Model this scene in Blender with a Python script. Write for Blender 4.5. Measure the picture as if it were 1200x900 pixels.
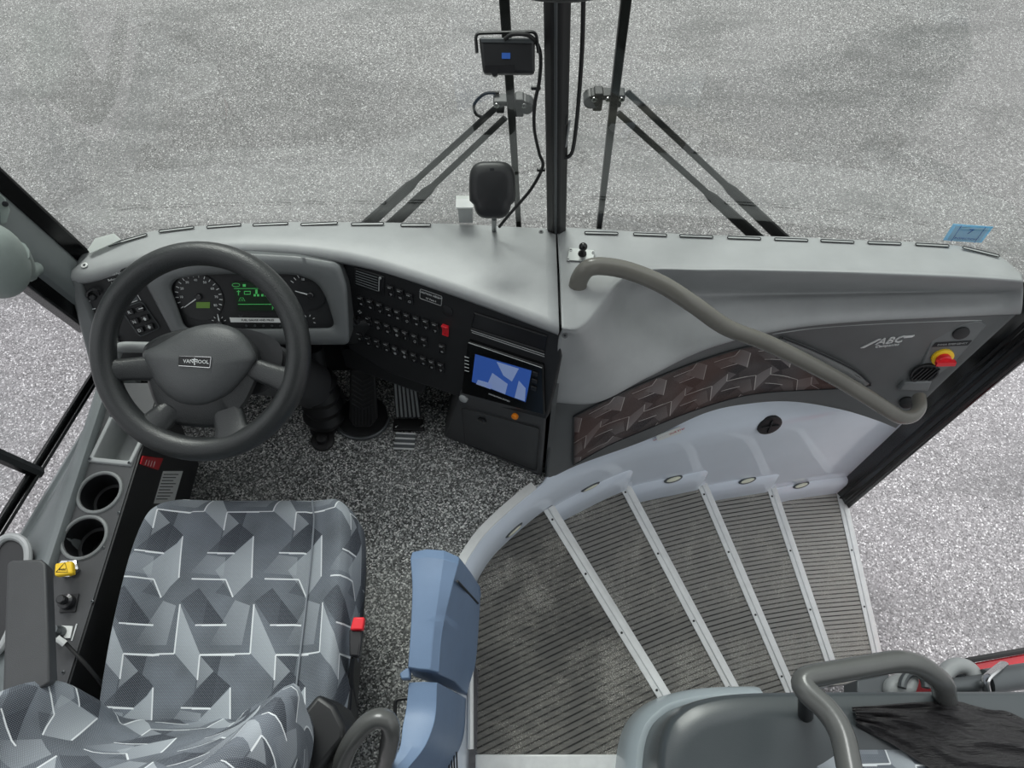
import bpy, bmesh, math, random
from mathutils import Vector as V, Matrix
from mathutils.bvhtree import BVHTree
random.seed(4)
PI = math.pi
for o in list(bpy.data.objects): bpy.data.objects.remove(o)
S = bpy.context.scene
COL = S.collection

# ------------------------------------------------------------------ camera, sky, exposure
cam_d = bpy.data.cameras.new('camera'); cam = bpy.data.objects.new('camera', cam_d); COL.objects.link(cam)
CAMZ = 2.02
cam.location = (0, 0, CAMZ); cam.rotation_euler = (math.radians(30), 0, 0)
cam_d.sensor_width = 36; cam_d.lens = 832/1200*36; cam_d.clip_start = .01
S.camera = cam
S.view_settings.view_transform = 'Standard'; S.view_settings.look = 'None'
S.view_settings.gamma = 1; S.view_settings.exposure = 0.3; S.view_settings.use_curve_mapping = False

w = bpy.data.worlds.new('overcast_sky'); S.world = w; w.use_nodes = True
nt = w.node_tree; nt.nodes.clear()
wo = nt.nodes.new('ShaderNodeOutputWorld'); bg = nt.nodes.new('ShaderNodeBackground')
tc = nt.nodes.new('ShaderNodeTexCoord'); sx = nt.nodes.new('ShaderNodeSeparateXYZ')
mr = nt.nodes.new('ShaderNodeMapRange'); mr.inputs['From Min'].default_value = 0; mr.inputs['From Max'].default_value = 1
mr.inputs['To Min'].default_value = .36; mr.inputs['To Max'].default_value = 1.2
cb = nt.nodes.new('ShaderNodeVectorMath'); cb.operation = 'SCALE'; cb.inputs[0].default_value = (.95, .985, 1.0)
nt.links.new(tc.outputs['Generated'], sx.inputs[0]); nt.links.new(sx.outputs['Z'], mr.inputs['Value'])
nt.links.new(mr.outputs[0], cb.inputs['Scale']); nt.links.new(cb.outputs[0], bg.inputs['Color'])
bg.inputs['Strength'].default_value = 1.0
nt.links.new(bg.outputs[0], wo.inputs[0])
sun_d = bpy.data.lights.new('soft_sun', 'SUN'); sun_d.energy = 2.75; sun_d.angle = math.radians(26)
sun = bpy.data.objects.new('soft_sun', sun_d); COL.objects.link(sun)
sun.rotation_euler = (math.radians(-43), math.radians(-12), 0)     # high, in front of the coach, a little to its left

# ------------------------------------------------------------------ geometry of the place from sight lines
F_ = V((0, .5, -.8660254)); UP_ = V((0, .8660254, .5)); EYE = V((0, 0, CAMZ))
def U(u, v, z=None, y=None, x=None, s=None, pl=None, off=0):
    """the point of the place that lies on sight line (u, v) at a known height, distance or plane"""
    d = V(((u-600)/832, 0, 0)) + UP_*((450-v)/832) + F_
    if z is not None: k = (z-CAMZ)/d.z
    elif y is not None: k = y/d.y
    elif x is not None: k = x/d.x
    elif pl is not None:
        p0, n = pl; k = ((p0+n*off)-EYE).dot(n)/d.dot(n)
    else: k = s
    return EYE + d*k
def plane3(a, b, c):
    n = (b-a).cross(c-a).normalized()
    if n.dot(EYE-a) < 0: n = -n
    return (a, n)

# ------------------------------------------------------------------ materials
def lin(c):
    c = c/255
    return c/12.92 if c <= .04045 else ((c+.055)/1.055)**2.4
def L(rgb): return (lin(rgb[0]), lin(rgb[1]), lin(rgb[2]), 1)
class NB:
    def __init__(s, name):
        s.m = bpy.data.materials.new(name); s.m.use_nodes = True
        s.t = s.m.node_tree; s.t.nodes.clear()
        s.out = s.n('ShaderNodeOutputMaterial')
    def n(s, t, **k):
        x = s.t.nodes.new(t)
        for a, b in k.items(): setattr(x, a, b)
        return x
    def l(s, a, b): s.t.links.new(a, b)
    def set(s, sock, val):
        if hasattr(val, 'links') or hasattr(val, 'is_output'): s.l(val, sock)
        else: sock.default_value = val
    def math(s, op, a, b=0.0, c=None):
        x = s.n('ShaderNodeMath', operation=op); s.set(x.inputs[0], a); s.set(x.inputs[1], b)
        if c is not None: s.set(x.inputs[2], c)
        return x.outputs[0]
    def vec(s, op, a, b=None, c=None):
        x = s.n('ShaderNodeVectorMath', operation=op); s.set(x.inputs[0], a)
        if b is not None: s.set(x.inputs[1], b)
        if c is not None: s.set(x.inputs[2], c)
        return x.outputs['Value'] if op == 'DOT_PRODUCT' else x.outputs[0]
    def mix(s, f, a, b):
        x = s.n('ShaderNodeMix', data_type='RGBA'); s.set(x.inputs[0], f); s.set(x.inputs[6], a); s.set(x.inputs[7], b)
        return x.outputs[2]
    def noise(s, co, scale, detail=3, rough=.5):
        x = s.n('ShaderNodeTexNoise'); s.l(co, x.inputs['Vector']); x.inputs['Scale'].default_value = scale
        x.inputs['Detail'].default_value = detail; x.inputs['Roughness'].default_value = rough
        return x.outputs[0]
    def voro(s, co, scale, feat='F1'):
        x = s.n('ShaderNodeTexVoronoi', feature=feat); s.l(co, x.inputs['Vector']); x.inputs['Scale'].default_value = scale
        return x
    def ramp(s, f, stops):
        x = s.n('ShaderNodeValToRGB'); s.l(f, x.inputs[0]); e = x.color_ramp.elements
        while len(e) < len(stops): e.new(.5)
        for i, (p, c) in enumerate(stops): e[i].position = p; e[i].color = c if len(c) == 4 else (*c, 1)
        return x.outputs[0]
    def bsdf(s, col, rough=.5, metal=0, spec=.5, bump=None, coat=0, emis=None, es=0):
        b = s.n('ShaderNodeBsdfPrincipled'); s.set(b.inputs['Base Color'], col); s.set(b.inputs['Roughness'], rough)
        b.inputs['Metallic'].default_value = metal; b.inputs['Specular IOR Level'].default_value = spec
        b.inputs['Coat Weight'].default_value = coat; b.inputs['Coat Roughness'].default_value = .12
        if emis: b.inputs['Emission Color'].default_value = emis; b.inputs['Emission Strength'].default_value = es
        if bump is not None:
            bp = s.n('ShaderNodeBump'); s.l(bump[0], bp.inputs['Height']); bp.inputs['Strength'].default_value = bump[1]
            bp.inputs['Distance'].default_value = bump[2]; s.l(bp.outputs[0], b.inputs['Normal'])
        s.l(b.outputs[0], s.out.inputs[0]); return s.m
    def obj(s): return s.n('ShaderNodeTexCoord').outputs['Object']
    def uv(s): return s.n('ShaderNodeTexCoord').outputs['UV']
def mat(name, rgb, rough=.5, metal=0, spec=.5, grain=0, gs=600, var=.08, vs=9, coat=0):
    b = NB(name); co = b.obj(); c = L(rgb)
    nz = b.noise(co, vs, 4, .6)
    f = b.n('ShaderNodeMapRange'); b.l(nz, f.inputs[0]); f.inputs[1].default_value = .3; f.inputs[2].default_value = .7
    col = b.mix(f.outputs[0], tuple(max(0, x*(1-var)) for x in c[:3])+(1,), tuple(min(1, x*(1+var)) for x in c[:3])+(1,))
    bump = None
    if grain: bump = (b.noise(co, gs, 2), grain, .0015)
    return b.bsdf(col, rough, metal, spec, bump, coat)
def glow(name, rgb, st):
    b = NB(name); return b.bsdf(L(rgb), .4, emis=L(rgb), es=st)

M = {}
M['dash'] = mat('grained_grey_plastic', (158, 160, 161), .38, grain=.35, gs=700, var=.07)
M['dash_dark'] = mat('charcoal_grained_plastic', (98, 100, 101), .5, grain=.35, gs=700)
M['bezel'] = mat('dark_bezel_plastic', (106, 109, 110), .3, grain=.25, gs=700)
M['black'] = mat('black_plastic', (30, 31, 33), .42, grain=.2, gs=800)
M['black_soft'] = mat('black_switch_plastic', (38, 38, 40), .2)
M['dim_print_glint'] = mat('dim_grey_print_glint', (165, 167, 168), .5)  # switch symbols, and the painted highlight bars on the rockers
M['panel_black'] = mat('matte_black_panel', (34, 35, 37), .5, grain=.3, gs=900)
M['rubber'] = mat('black_rubber', (26, 26, 27), .5)
M['gloss_black'] = mat('gloss_black_frame', (14, 15, 16), .22)
M['wheel'] = mat('wheel_leather_grain', (44, 46, 47), .33, grain=.5, gs=420)
M['hub'] = mat('wheel_pad_plastic', (78, 80, 81), .33, grain=.5, gs=600)
M['rail'] = mat('grey_brown_handrail_coating', (112, 110, 104), .24, var=.12, vs=5)
M['rail_dark'] = mat('dark_grey_handrail_coating', (88, 89, 88), .24, var=.1, vs=6)
M['ring_grey'] = mat('mid_grey_ring_plastic', (138, 141, 141), .4)
M['plate_metal'] = mat('brushed_plate_metal', (150, 153, 152), .45, metal=.6)
M['chrome'] = mat('chrome', (205, 205, 205), .16, metal=1)
M['alu'] = mat('aluminium_edging', (232, 233, 232), .4, metal=.15, var=.06, vs=30)
M['frp'] = mat('pale_blue_grey_moulding', (224, 232, 243), .09, var=.03, vs=4, coat=.0)
M['frp_light'] = mat('pale_moulding', (165, 175, 180), .25, var=.05)
M['blue'] = mat('blue_grey_plastic', (112, 134, 164), .42, grain=.3, gs=700, var=.06)
M['white'] = mat('white_label', (232, 234, 232), .5, var=.03)
M['ink'] = mat('dark_print', (30, 32, 36), .6)
M['wprint'] = mat('white_print', (225, 228, 228), .5)
M['red'] = mat('red_plastic', (232, 40, 52), .32)
M['red_tag'] = mat('red_tag', (188, 36, 44), .4)
M['yellow'] = mat('yellow_plastic', (250, 205, 40), .38)
M['orange'] = mat('orange_knob_plastic', (245, 140, 30), .38)
M['carred'] = mat('red_vehicle_paint', (196, 26, 40), .2, coat=.6)
M['grey_light'] = mat('light_grey_plastic', (165, 168, 168), .4, grain=.2, gs=600)
M['sill'] = mat('grey_side_panel', (118, 124, 125), .42, grain=.3, gs=500)
M['housing'] = mat('grey_green_housing', (150, 160, 156), .45, grain=.3, gs=600)
M['console'] = mat('charcoal_console', (66, 67, 69), .5, grain=.25, gs=700)
M['guard'] = mat('satin_dark_grey_guard', (70, 75, 78), .28, grain=.1, gs=400, var=.08, vs=3)
M['steel_dark'] = mat('dark_steel', (88, 92, 94), .35, metal=.4)
M['lens'] = mat('clear_lamp_lens', (225, 225, 205), .15)
M['sheet'] = None
b = NB('screen_blue'); 
co = b.obj(); M['screen'] = b.bsdf(L((40, 70, 150)), .25, emis=L((58, 96, 170)), es=.3)
M['screen_white'] = glow('screen_pale_map', (140, 160, 205), .2)
M['lcd_bg'] = glow('lcd_dark', (10, 30, 14), .25)
M['lcd_green'] = glow('lcd_green', (70, 170, 90), .28)
M['lcd_olive'] = glow('odometer_green', (80, 112, 40), .2)
M['blue_mark'] = mat('blue_sticker', (60, 110, 200), .4)
M['sticker_blue'] = mat('pale_blue_sticker', (110, 180, 220), .5)
M['sticker_pale'] = mat('pale_sticker_face', (205, 228, 235), .5)

def m_asphalt():
    b = NB('damp_asphalt'); co = b.obj()
    v = b.voro(co, 165); sp = b.n('ShaderNodeSeparateColor'); b.l(v.outputs['Color'], sp.inputs[0])
    f1 = b.ramp(sp.outputs[0], [(0, (.05, .048, .048)), (.3, (.19, .183, .187)), (.7, (.29, .279, .285)), (.9, (.47, .455, .46)), (1, (.95, .93, .94))])
    n2 = b.noise(co, 260, 2, .7)
    c = b.mix(b.ramp(n2, [(.35, (.45,)*3), (.65, (0,)*3)]), f1, (.24, .23, .235, 1))
    big = b.noise(co, .8, 5, .6)
    st = b.n('ShaderNodeMapping'); b.l(co, st.inputs[0]); st.inputs['Scale'].default_value = (.9, 2.6, 1)
    wet = b.noise(st.outputs[0], 1.1, 4, .65)
    c2 = b.mix(b.ramp(wet, [(.5, (0, 0, 0)), (.64, (.7,)*3)]), c, b.mix(.6, c, (.1, .1, .1, 1)))
    c3 = b.mix(b.ramp(big, [(.35, (0, 0, 0)), (.7, (.25,)*3)]), c2, (.38, .36, .375, 1))
    return b.bsdf(c3, b.math('SUBTRACT', .85, b.math('MULTIPLY', wet, .25)), spec=.2, bump=(sp.outputs[1], .35, .006))
M['asphalt'] = m_asphalt()
def m_sticker(name, rgb):
    b = NB(name); d = b.n('ShaderNodeBsdfDiffuse'); t = b.n('ShaderNodeBsdfTranslucent'); d.inputs[0].default_value = L(rgb); t.inputs[0].default_value = L(rgb)
    mx = b.n('ShaderNodeMixShader'); mx.inputs[0].default_value = .6; b.l(d.outputs[0], mx.inputs[1]); b.l(t.outputs[0], mx.inputs[2]); b.l(mx.outputs[0], b.out.inputs[0]); return b.m
M['sticker_blue'] = m_sticker('pale_blue_sticker_paper', (165, 215, 240)); M['sticker_pale'] = m_sticker('pale_sticker_paper', (225, 243, 250)); M['paper'] = m_sticker('white_paper', (235, 238, 236))
M['emblem'] = mat('silver_emblem', (225, 226, 226), .3, metal=.2)
def m_floor():
    b = NB('speckled_vinyl'); co = b.obj()
    v = b.voro(co, 260); sp = b.n('ShaderNodeSeparateColor'); b.l(v.outputs['Color'], sp.inputs[0])
    f1 = b.ramp(sp.outputs[0], [(0, (.025, .026, .026)), (.3, (.09, .092, .09)), (.55, (.22, .225, .22)), (.8, (.48, .485, .475)), (1, (.95, .95, .92))])
    nz = b.noise(co, 3.2, 4, .6)
    dust = b.ramp(nz, [(.48, (0, 0, 0)), (.72, (.3,)*3)])
    return b.bsdf(b.mix(dust, f1, (.35, .35, .34, 1)), .5, spec=.4, bump=(sp.outputs[1], .15, .001))
M['floor'] = m_floor()
def m_tread(i, ang):
    b = NB('ribbed_tread_rubber_%s' % 'abcde'[i]); co = b.obj()
    dx, dy = -math.sin(ang), math.cos(ang)
    t = b.vec('DOT_PRODUCT', co, (dx/.0165, dy/.0165, 0))
    fr = b.math('FRACT', t)
    rib = b.math('PINGPONG', fr, .5)
    ribm = b.ramp(rib, [(.0, (0, 0, 0)), (.06, (0, 0, 0)), (.16, (1, 1, 1)), (.5, (1, 1, 1))])
    mp = b.n('ShaderNodeMapping'); b.l(co, mp.inputs[0]); mp.inputs['Rotation'].default_value = (0, 0, -ang); mp.inputs['Scale'].default_value = (14, 90, 1)
    n1 = b.noise(mp.outputs[0], 1, 5, .7); n2 = b.noise(co, 5, 5, .7); n3 = b.noise(co, 330, 3, .7)
    lv = (.13, .22, .27, .32, .42)[i]; base = b.mix(ribm, (.02, .02, .019, 1), (lv, lv*.965, lv*.9, 1))  # base colour paler step by step, standing in for light from the doorway
    dust = b.ramp(b.math('MULTIPLY', n1, n2), [(.2, (0, 0, 0)), (.42, (.75,)*3)])
    c = b.mix(dust, base, (.27, .255, .225, 1))
    c = b.mix(b.ramp(b.math('MULTIPLY', n3, b.math('ADD', n2, .35)), [(.50, (0, 0, 0)), (.58, (.9,)*3)]), c, (.62, .6, .54, 1))
    return b.bsdf(c, .55, spec=.4, bump=(ribm, .7, .003))
def m_fabric(name, light, mid, dark, line, k=1.0, tint=None):
    """woven moquette: large folded arrow shapes with pale outlines, repeating every 157 x 309 mm"""
    b = NB(name); uv = b.uv(); cw, ch = .157*k, .309*k; px = .561e-3*k
    sepc = b.n('ShaderNodeSeparateXYZ'); b.l(uv, sepc.inputs[0])
    wv = b.noise(uv, 9/k, 2, .5)
    base = b.mix(b.ramp(wv, [(.35, (0, 0, 0)), (.65, (1, 1, 1))]), L(mid), L(tuple(x*.8 for x in mid)))
    def poly(pts):
        pts = [(x*px, -y*px) for x, y in pts]
        cx = sum(p[0] for p in pts)/len(pts); cy = sum(p[1] for p in pts)/len(pts)
        q = b.vec('WRAP', b.vec('SUBTRACT', uv, (cx, cy, 0)), (cw/2, ch/2, 1), (-cw/2, -ch/2, -1))
        area = sum(pts[i][0]*pts[(i+1) % len(pts)][1]-pts[(i+1) % len(pts)][0]*pts[i][1] for i in range(len(pts)))
        if area < 0: pts = pts[::-1]
        acc = None
        for i in range(len(pts)):
            a, c = pts[i], pts[(i+1) % len(pts)]
            ex, ey = c[0]-a[0], c[1]-a[1]; ln = math.hypot(ex, ey); nx, ny = -ey/ln, ex/ln
            k0 = (cx-a[0])*nx+(cy-a[1])*ny
            t = b.math('ADD', b.vec('DOT_PRODUCT', q, (nx, ny, 0)), k0)
            acc = t if acc is None else b.math('MINIMUM', acc, t)
        return b.math('GREATER_THAN', acc, 0.0), q
    def seg(p, q2, wd=5.5):
        dx, dy = q2[0]-p[0], q2[1]-p[1]; ln = math.hypot(dx, dy); nx, ny = -dy/ln*wd/2, dx/ln*wd/2
        return [(p[0]+nx, p[1]+ny), (q2[0]+nx, q2[1]+ny), (q2[0]-nx, q2[1]-ny), (p[0]-nx, p[1]-ny)]
    Lc, Dc, Wc = L(light), L(dark), L(line)
    for pts, c, amt in [
        ([(0, 0), (60, 70), (38, 235), (-30, 160), (-85, 100)], Lc, .8), ([(-70, 15), (0, 0), (-35, 68)], Dc, .6),
        ([(-90, 165), (-22, 165), (-10, 345), (-90, 345)], Dc, .8), ([(-85, 230), (-30, 290), (-85, 340)], Lc, .55),
        ([(150, 168), (255, 166), (318, 240), (250, 290)], Dc, .95), ([(195, 260), (192, 345), (84, 525), (95, 352)], Lc, .9),
        ([(-98, 450), (-8, 450), (-95, 540)], Dc, .9), ([(155, 450), (272, 450), (145, 585), (85, 535)], Dc, .85),
        ([(100, 90), (230, 80), (225, 150), (150, 160)], Lc, .35), ([(-60, 380), (60, 380), (70, 520), (10, 540)], Lc, .4)]:
        m, q = poly(pts)
        gx = b.vec('DOT_PRODUCT', q, (4.0/k, -3.0/k, 0))
        base = b.mix(b.math('MULTIPLY', m, b.math('ADD', amt*.8, gx)), base, c)
    for p, q2 in [((-170, 68), (-38, 65)), ((-38, 65), (0, 0)), ((60, 72), (38, 235)), ((-90, 165), (-22, 165)), ((-90, 346), (95, 350)),
                  ((150, 168), (255, 166)), ((195, 260), (190, 345)), ((190, 345), (320, 345)), ((95, 350), (84, 525)), ((-100, 449), (-8, 450)), ((155, 450), (272, 451))]:
        m, q = poly(seg(p, q2)); base = b.mix(b.math('MULTIPLY', m, .9), base, Wc)
    sx_ = b.math('SINE', b.math('MULTIPLY', sepc.outputs[0], 2*PI/.0042)); sy_ = b.math('SINE', b.math('MULTIPLY', sepc.outputs[1], 2*PI/.0042))
    dots = b.ramp(b.math('MULTIPLY', sx_, sy_), [(.45, (0, 0, 0)), (.9, (.4,)*3)])
    base = b.mix(dots, base, L(tuple(min(255, x*1.35+10) for x in light)))
    if tint:
        base = b.mix(b.ramp(b.noise(uv, 3.5, 2), [(.45, (0, 0, 0)), (.65, (.45,)*3)]), base, L(tint))
    nz = b.noise(uv, 420, 2)
    return b.bsdf(base, .85, spec=.2, bump=(nz, .35, .002))
M['moquette'] = m_fabric('grey_arrow_moquette', (172, 178, 184), (106, 112, 121), (46, 50, 60), (228, 231, 234))
M['inlay'] = m_fabric('brown_black_arrow_fabric', (142, 136, 136), (88, 82, 82), (52, 49, 52), (205, 200, 196), .85, tint=(98, 66, 56))
def m_glass(name, tint, refl=.2):
    b = NB(name); tr = b.n('ShaderNodeBsdfTransparent'); tr.inputs[0].default_value = tint
    gl = b.n('ShaderNodeBsdfGlossy'); gl.inputs['Roughness'].default_value = 0.02
    fr = b.n('ShaderNodeFresnel'); fr.inputs[0].default_value = 1.45
    mx = b.n('ShaderNodeMixShader'); b.l(b.math('MULTIPLY', fr.outputs[0], refl), mx.inputs[0]); b.l(tr.outputs[0], mx.inputs[1]); b.l(gl.outputs[0], mx.inputs[2])
    b.l(mx.outputs[0], b.out.inputs[0]); return b.m
M['glass'] = m_glass('windscreen_glass', (.74, .775, .73, 1))
M['glass_side'] = m_glass('side_glass', (.97, .97, .98, 1))
def m_sheet():
    b = NB('crumpled_black_plastic_sheet'); co = b.obj()
    mp = b.n('ShaderNodeMapping'); b.l(co, mp.inputs[0]); mp.inputs['Scale'].default_value = (4, 22, 1); mp.inputs['Rotation'].default_value = (0, 0, .1)
    n = b.noise(mp.outputs[0], 3, 6, .7)
    return b.bsdf(L((42, 40, 42)), .36, bump=(n, .7, .02))
M['sheet'] = m_sheet()

# ------------------------------------------------------------------ mesh collection
LOC = {}
def tag(o, label=None, cat=None, group=None, kind=None):
    if label: o['label'] = label
    if cat: o['category'] = cat
    if group: o['group'] = group
    if kind: o['kind'] = kind
    return o
def thing(name, label, cat, loc, group=None):
    o = bpy.data.objects.new(name, None); COL.objects.link(o); o.location = loc; o.empty_display_size = .05
    LOC[o] = V(loc); return tag(o, label, cat, group)
def crom(pts, n, closed=False):
    """n points spaced along a smooth curve through pts"""
    pts = [V(p) for p in pts]; m = len(pts); out = []
    if m == 2: return [pts[0].lerp(pts[1], i/(n-1)) for i in range(n)]
    segs = m if closed else m-1
    for i in range(n):
        t = i/n*segs if closed else i/(n-1)*segs
        k = min(int(t), segs-1); f = t-k
        if closed: p0, p1, p2, p3 = pts[(k-1) % m], pts[k % m], pts[(k+1) % m], pts[(k+2) % m]
        else:
            p1, p2 = pts[k], pts[k+1]; p0 = pts[k-1] if k > 0 else p1*2-p2; p3 = pts[k+2] if k+2 < m else p2*2-p1
        out.append(.5*((2*p1)+(p2-p0)*f+(2*p0-5*p1+4*p2-p3)*f*f+(3*p1-p0-3*p2+p3)*f**3))
    return out
def fillet(pts, r, n=6):
    pts = [V(p) for p in pts]; out = [pts[0]]
    for i in range(1, len(pts)-1):
        a, b_, c = pts[i-1], pts[i], pts[i+1]
        ra = min(r, (a-b_).length*.48, (c-b_).length*.48)
        p, q = b_+(a-b_).normalized()*ra, b_+(c-b_).normalized()*ra
        for j in range(n+1):
            t = j/n; out.append(p.lerp(b_, t).lerp(b_.lerp(q, t), t))
    return out+[pts[-1]]
class G:
    def __init__(s): s.v = []; s.f = []; s.uv = {}
    def add(s, vs, fs, uvs=None):
        o = len(s.v); s.v += [V(p) for p in vs]
        for f in fs: s.f.append(tuple(i+o for i in f))
        if uvs:
            for i, q in enumerate(uvs): s.uv[o+i] = q
        return s
    def prism(s, poly, vec):
        n = len(poly); poly = [V(p) for p in poly]; vec = V(vec)
        return s.add(poly+[p+vec for p in poly], [tuple(range(n)), tuple(range(2*n-1, n-1, -1))]+[(i, i+n, (i+1) % n+n, (i+1) % n) for i in range(n)])
    def box(s, c, size, rot=None):
        c = V(c); hx, hy, hz = [q/2 for q in size]; R = rot or Matrix.Identity(3)
        p = [c+R @ V((x, y, z)) for z in (-hz, hz) for x, y in ((-hx, -hy), (hx, -hy), (hx, hy), (-hx, hy))]
        return s.add(p, [(3, 2, 1, 0), (4, 5, 6, 7), (0, 1, 5, 4), (1, 2, 6, 5), (2, 3, 7, 6), (3, 0, 4, 7)])
    def grid(s, rows, closed=False, cap=False, uvscale=1):
        nu = len(rows[0]); vs = [p for r in rows for p in r]; fs = []
        for j in range(len(rows)-1):
            for i in range(nu if closed else nu-1):
                a, b_ = j*nu+i, j*nu+(i+1) % nu; fs.append((a, b_, b_+nu, a+nu))
        if cap: fs.append(tuple(range(nu-1, -1, -1))); fs.append(tuple(range((len(rows)-1)*nu, len(rows)*nu)))
        return s.add(vs, fs)
    def gridc(s, rows, uvs):
        nu = len(rows[0]); vs = [p for r in rows for p in r]
        return s.add(vs, [(j*nu+i, j*nu+i+1, (j+1)*nu+i+1, (j+1)*nu+i) for j in range(len(rows)-1) for i in range(nu-1)], [q for r in uvs for q in r])
    def tube(s, path, r, seg=12, closed=False, flat=1.0, up=None, cap=True):
        path = [V(p) for p in path]; n = len(path); rows = []
        prev = None
        for i, p in enumerate(path):
            if closed: t = path[(i+1) % n]-path[i-1]
            else: t = path[min(i+1, n-1)]-path[max(i-1, 0)]
            t.normalize()
            if prev is None:
                a = V(up) if up else (V((0, 0, 1)) if abs(t.z) < .9 else V((1, 0, 0)))
            else: a = prev
            a = (a-t*a.dot(t)).normalized(); prev = a; b_ = t.cross(a)
            rr = r[i] if isinstance(r, (list, tuple)) else r
            rows.append([p+a*(rr*math.cos(q))+b_*(rr*flat*math.sin(q)) for q in [2*PI*k/seg for k in range(seg)]])
        if closed: rows.append(rows[0])
        return s.grid(rows, closed=True, cap=cap and not closed)
    def lathe(s, prof, c, axis=(0, 0, 1), seg=24, capa=False, capb=False):
        c = V(c); ax = V(axis).normalized(); a = V((1, 0, 0)) if abs(ax.x) < .8 else V((0, 1, 0))
        a = (a-ax*a.dot(ax)).normalized(); b_ = ax.cross(a)
        rows = [[c+ax*h+(a*math.cos(q)+b_*math.sin(q))*r for q in [2*PI*k/seg for k in range(seg)]] for r, h in prof]
        s.grid(rows, closed=True)
        o = len(s.v)-len(prof)*seg
        if capa: s.f.append(tuple(o+i for i in range(seg-1, -1, -1)))
        if capb: s.f.append(tuple(o+(len(prof)-1)*seg+i for i in range(seg)))
        return s
    def ell(s, c, rad, R=None, nu=20, nv=12, e=1.0):
        c = V(c); R = R or Matrix.Identity(3); rows = []
        sg = lambda x: math.copysign(abs(x)**e, x)
        for j in range(nv+1):
            t = -PI/2+PI*j/nv; rows.append([c+R @ V((rad[0]*sg(math.cos(t))*sg(math.cos(q)), rad[1]*sg(math.cos(t))*sg(math.sin(q)), rad[2]*sg(math.sin(t)))) for q in [2*PI*k/nu for k in range(nu)]])
        return s.grid(rows, closed=True)
    def text(s, body, c, ex, ey, size, depth=.0006, align='CENTER'):
        cu = bpy.data.curves.new('t', 'FONT'); cu.body = body; cu.size = size; cu.align_x = align; cu.align_y = 'CENTER'; cu.extrude = depth/2; cu.resolution_u = 2
        o = bpy.data.objects.new('t', cu); COL.objects.link(o); bpy.context.view_layer.update()
        me = o.evaluated_get(bpy.context.evaluated_depsgraph_get()).to_mesh()
        ex, ey = V(ex), V(ey); ez = ex.cross(ey).normalized(); c = V(c)
        s.add([c+ex*q.co.x+ey*q.co.y+ez*(q.co.z+depth*.5) for q in me.vertices], [tuple(p.vertices) for p in me.polygons])
        bpy.data.objects.remove(o); bpy.data.curves.remove(cu); return s
    def build(s, name, m, parent=None, label=None, bevel=0, seg=2, solid=0, sub=0, flat=False, ang=35, merge=True):
        root = parent
        while root is not None and root not in LOC: root = root.parent
        if parent is None:
            xs = [p.x for p in s.v]; ys = [p.y for p in s.v]; zs = [p.z for p in s.v]
            base = V(((min(xs)+max(xs))/2, (min(ys)+max(ys))/2, min(zs)))
        else: base = LOC[root]
        me = bpy.data.meshes.new(name); me.from_pydata([p-base for p in s.v], [], s.f)
        if s.uv:
            lay = me.uv_layers.new(name='UVMap')
            for lp in me.loops: lay.data[lp.index].uv = s.uv.get(lp.vertex_index, (0, 0))
        bm = bmesh.new(); bm.from_mesh(me)
        if merge: bmesh.ops.remove_doubles(bm, verts=bm.verts, dist=1e-5)
        bmesh.ops.recalc_face_normals(bm, faces=bm.faces); bm.to_mesh(me); bm.free()
        me.materials.append(M[m] if isinstance(m, str) else m)
        if not flat:
            me.polygons.foreach_set('use_smooth', [True]*len(me.polygons)); me.set_sharp_from_angle(angle=math.radians(ang))
        o = bpy.data.objects.new(name, me); COL.objects.link(o)
        if parent is None: o.location = base; LOC[o] = base
        else: o.parent = parent
        if solid: q = o.modifiers.new('thick', 'SOLIDIFY'); q.thickness = solid; q.offset = 0
        if bevel: q = o.modifiers.new('bevel', 'BEVEL'); q.width = bevel; q.segments = seg; q.limit_method = 'ANGLE'; q.angle_limit = math.radians(40); q.use_clamp_overlap = True
        if sub: q = o.modifiers.new('sub', 'SUBSURF'); q.levels = sub; q.render_levels = sub
        if label: o['label'] = label
        return o
def struct(o): o['kind'] = 'structure'; return o
def rpoly(pts, r, n=5):
    """closed outline with every corner rounded; always (n+1) points per corner"""
    pts = [V(p) for p in pts]; m = len(pts); out = []
    for i in range(m):
        a, b_, c = pts[i-1], pts[i], pts[(i+1) % m]; ra = min(r, (a-b_).length*.45, (c-b_).length*.45)
        p, q = b_+(a-b_).normalized()*ra, b_+(c-b_).normalized()*ra
        for j in range(n+1): t = j/n; out.append(p.lerp(b_, t).lerp(b_.lerp(q, t), t))
    return out
def skin(rows, nv):
    cols = [crom([r[i] for r in rows], nv) for i in range(len(rows[0]))]
    return [[c[j] for c in cols] for j in range(nv)]
def BV(rows):
    nu = len(rows[0]); vs = [p for r in rows for p in r]
    return BVHTree.FromPolygons(vs, [(j*nu+i, j*nu+i+1, (j+1)*nu+i+1, (j+1)*nu+i) for j in range(len(rows)-1) for i in range(nu-1)])
def bhit(bv, u, v, off=.003):
    d = (U(u, v, s=1)-EYE).normalized(); p, n, _, _ = bv.ray_cast(EYE, d)
    if p is None: p, n, _, _ = bv.find_nearest(U(u, v, y=1.03))
    if n.dot(d) > 0: n = -n
    return p+n*off, n
def frame(n, xdir=(1, 0, 0)):
    n = V(n).normalized(); ex = V(xdir); ex = (ex-n*ex.dot(n)).normalized(); ey = n.cross(ex)
    return ex, ey, Matrix((ex, ey, n)).transposed()
def patch(rows, nu, nv):
    rs = [crom(r, nu) for r in rows]; cols = [crom([r[i] for r in rs], nv) for i in range(nu)]
    return [[cols[i][j] for i in range(nu)] for j in range(nv)]

# ================================================================== THE SETTING
GZ = -1.2
g = G(); g.grid([[V((x, y, GZ)) for x in (-9, -4, 0, 4, 9)] for y in (-4, 0, 4, 8, 14)]); struct(g.build('ground', 'asphalt', flat=True))

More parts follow.
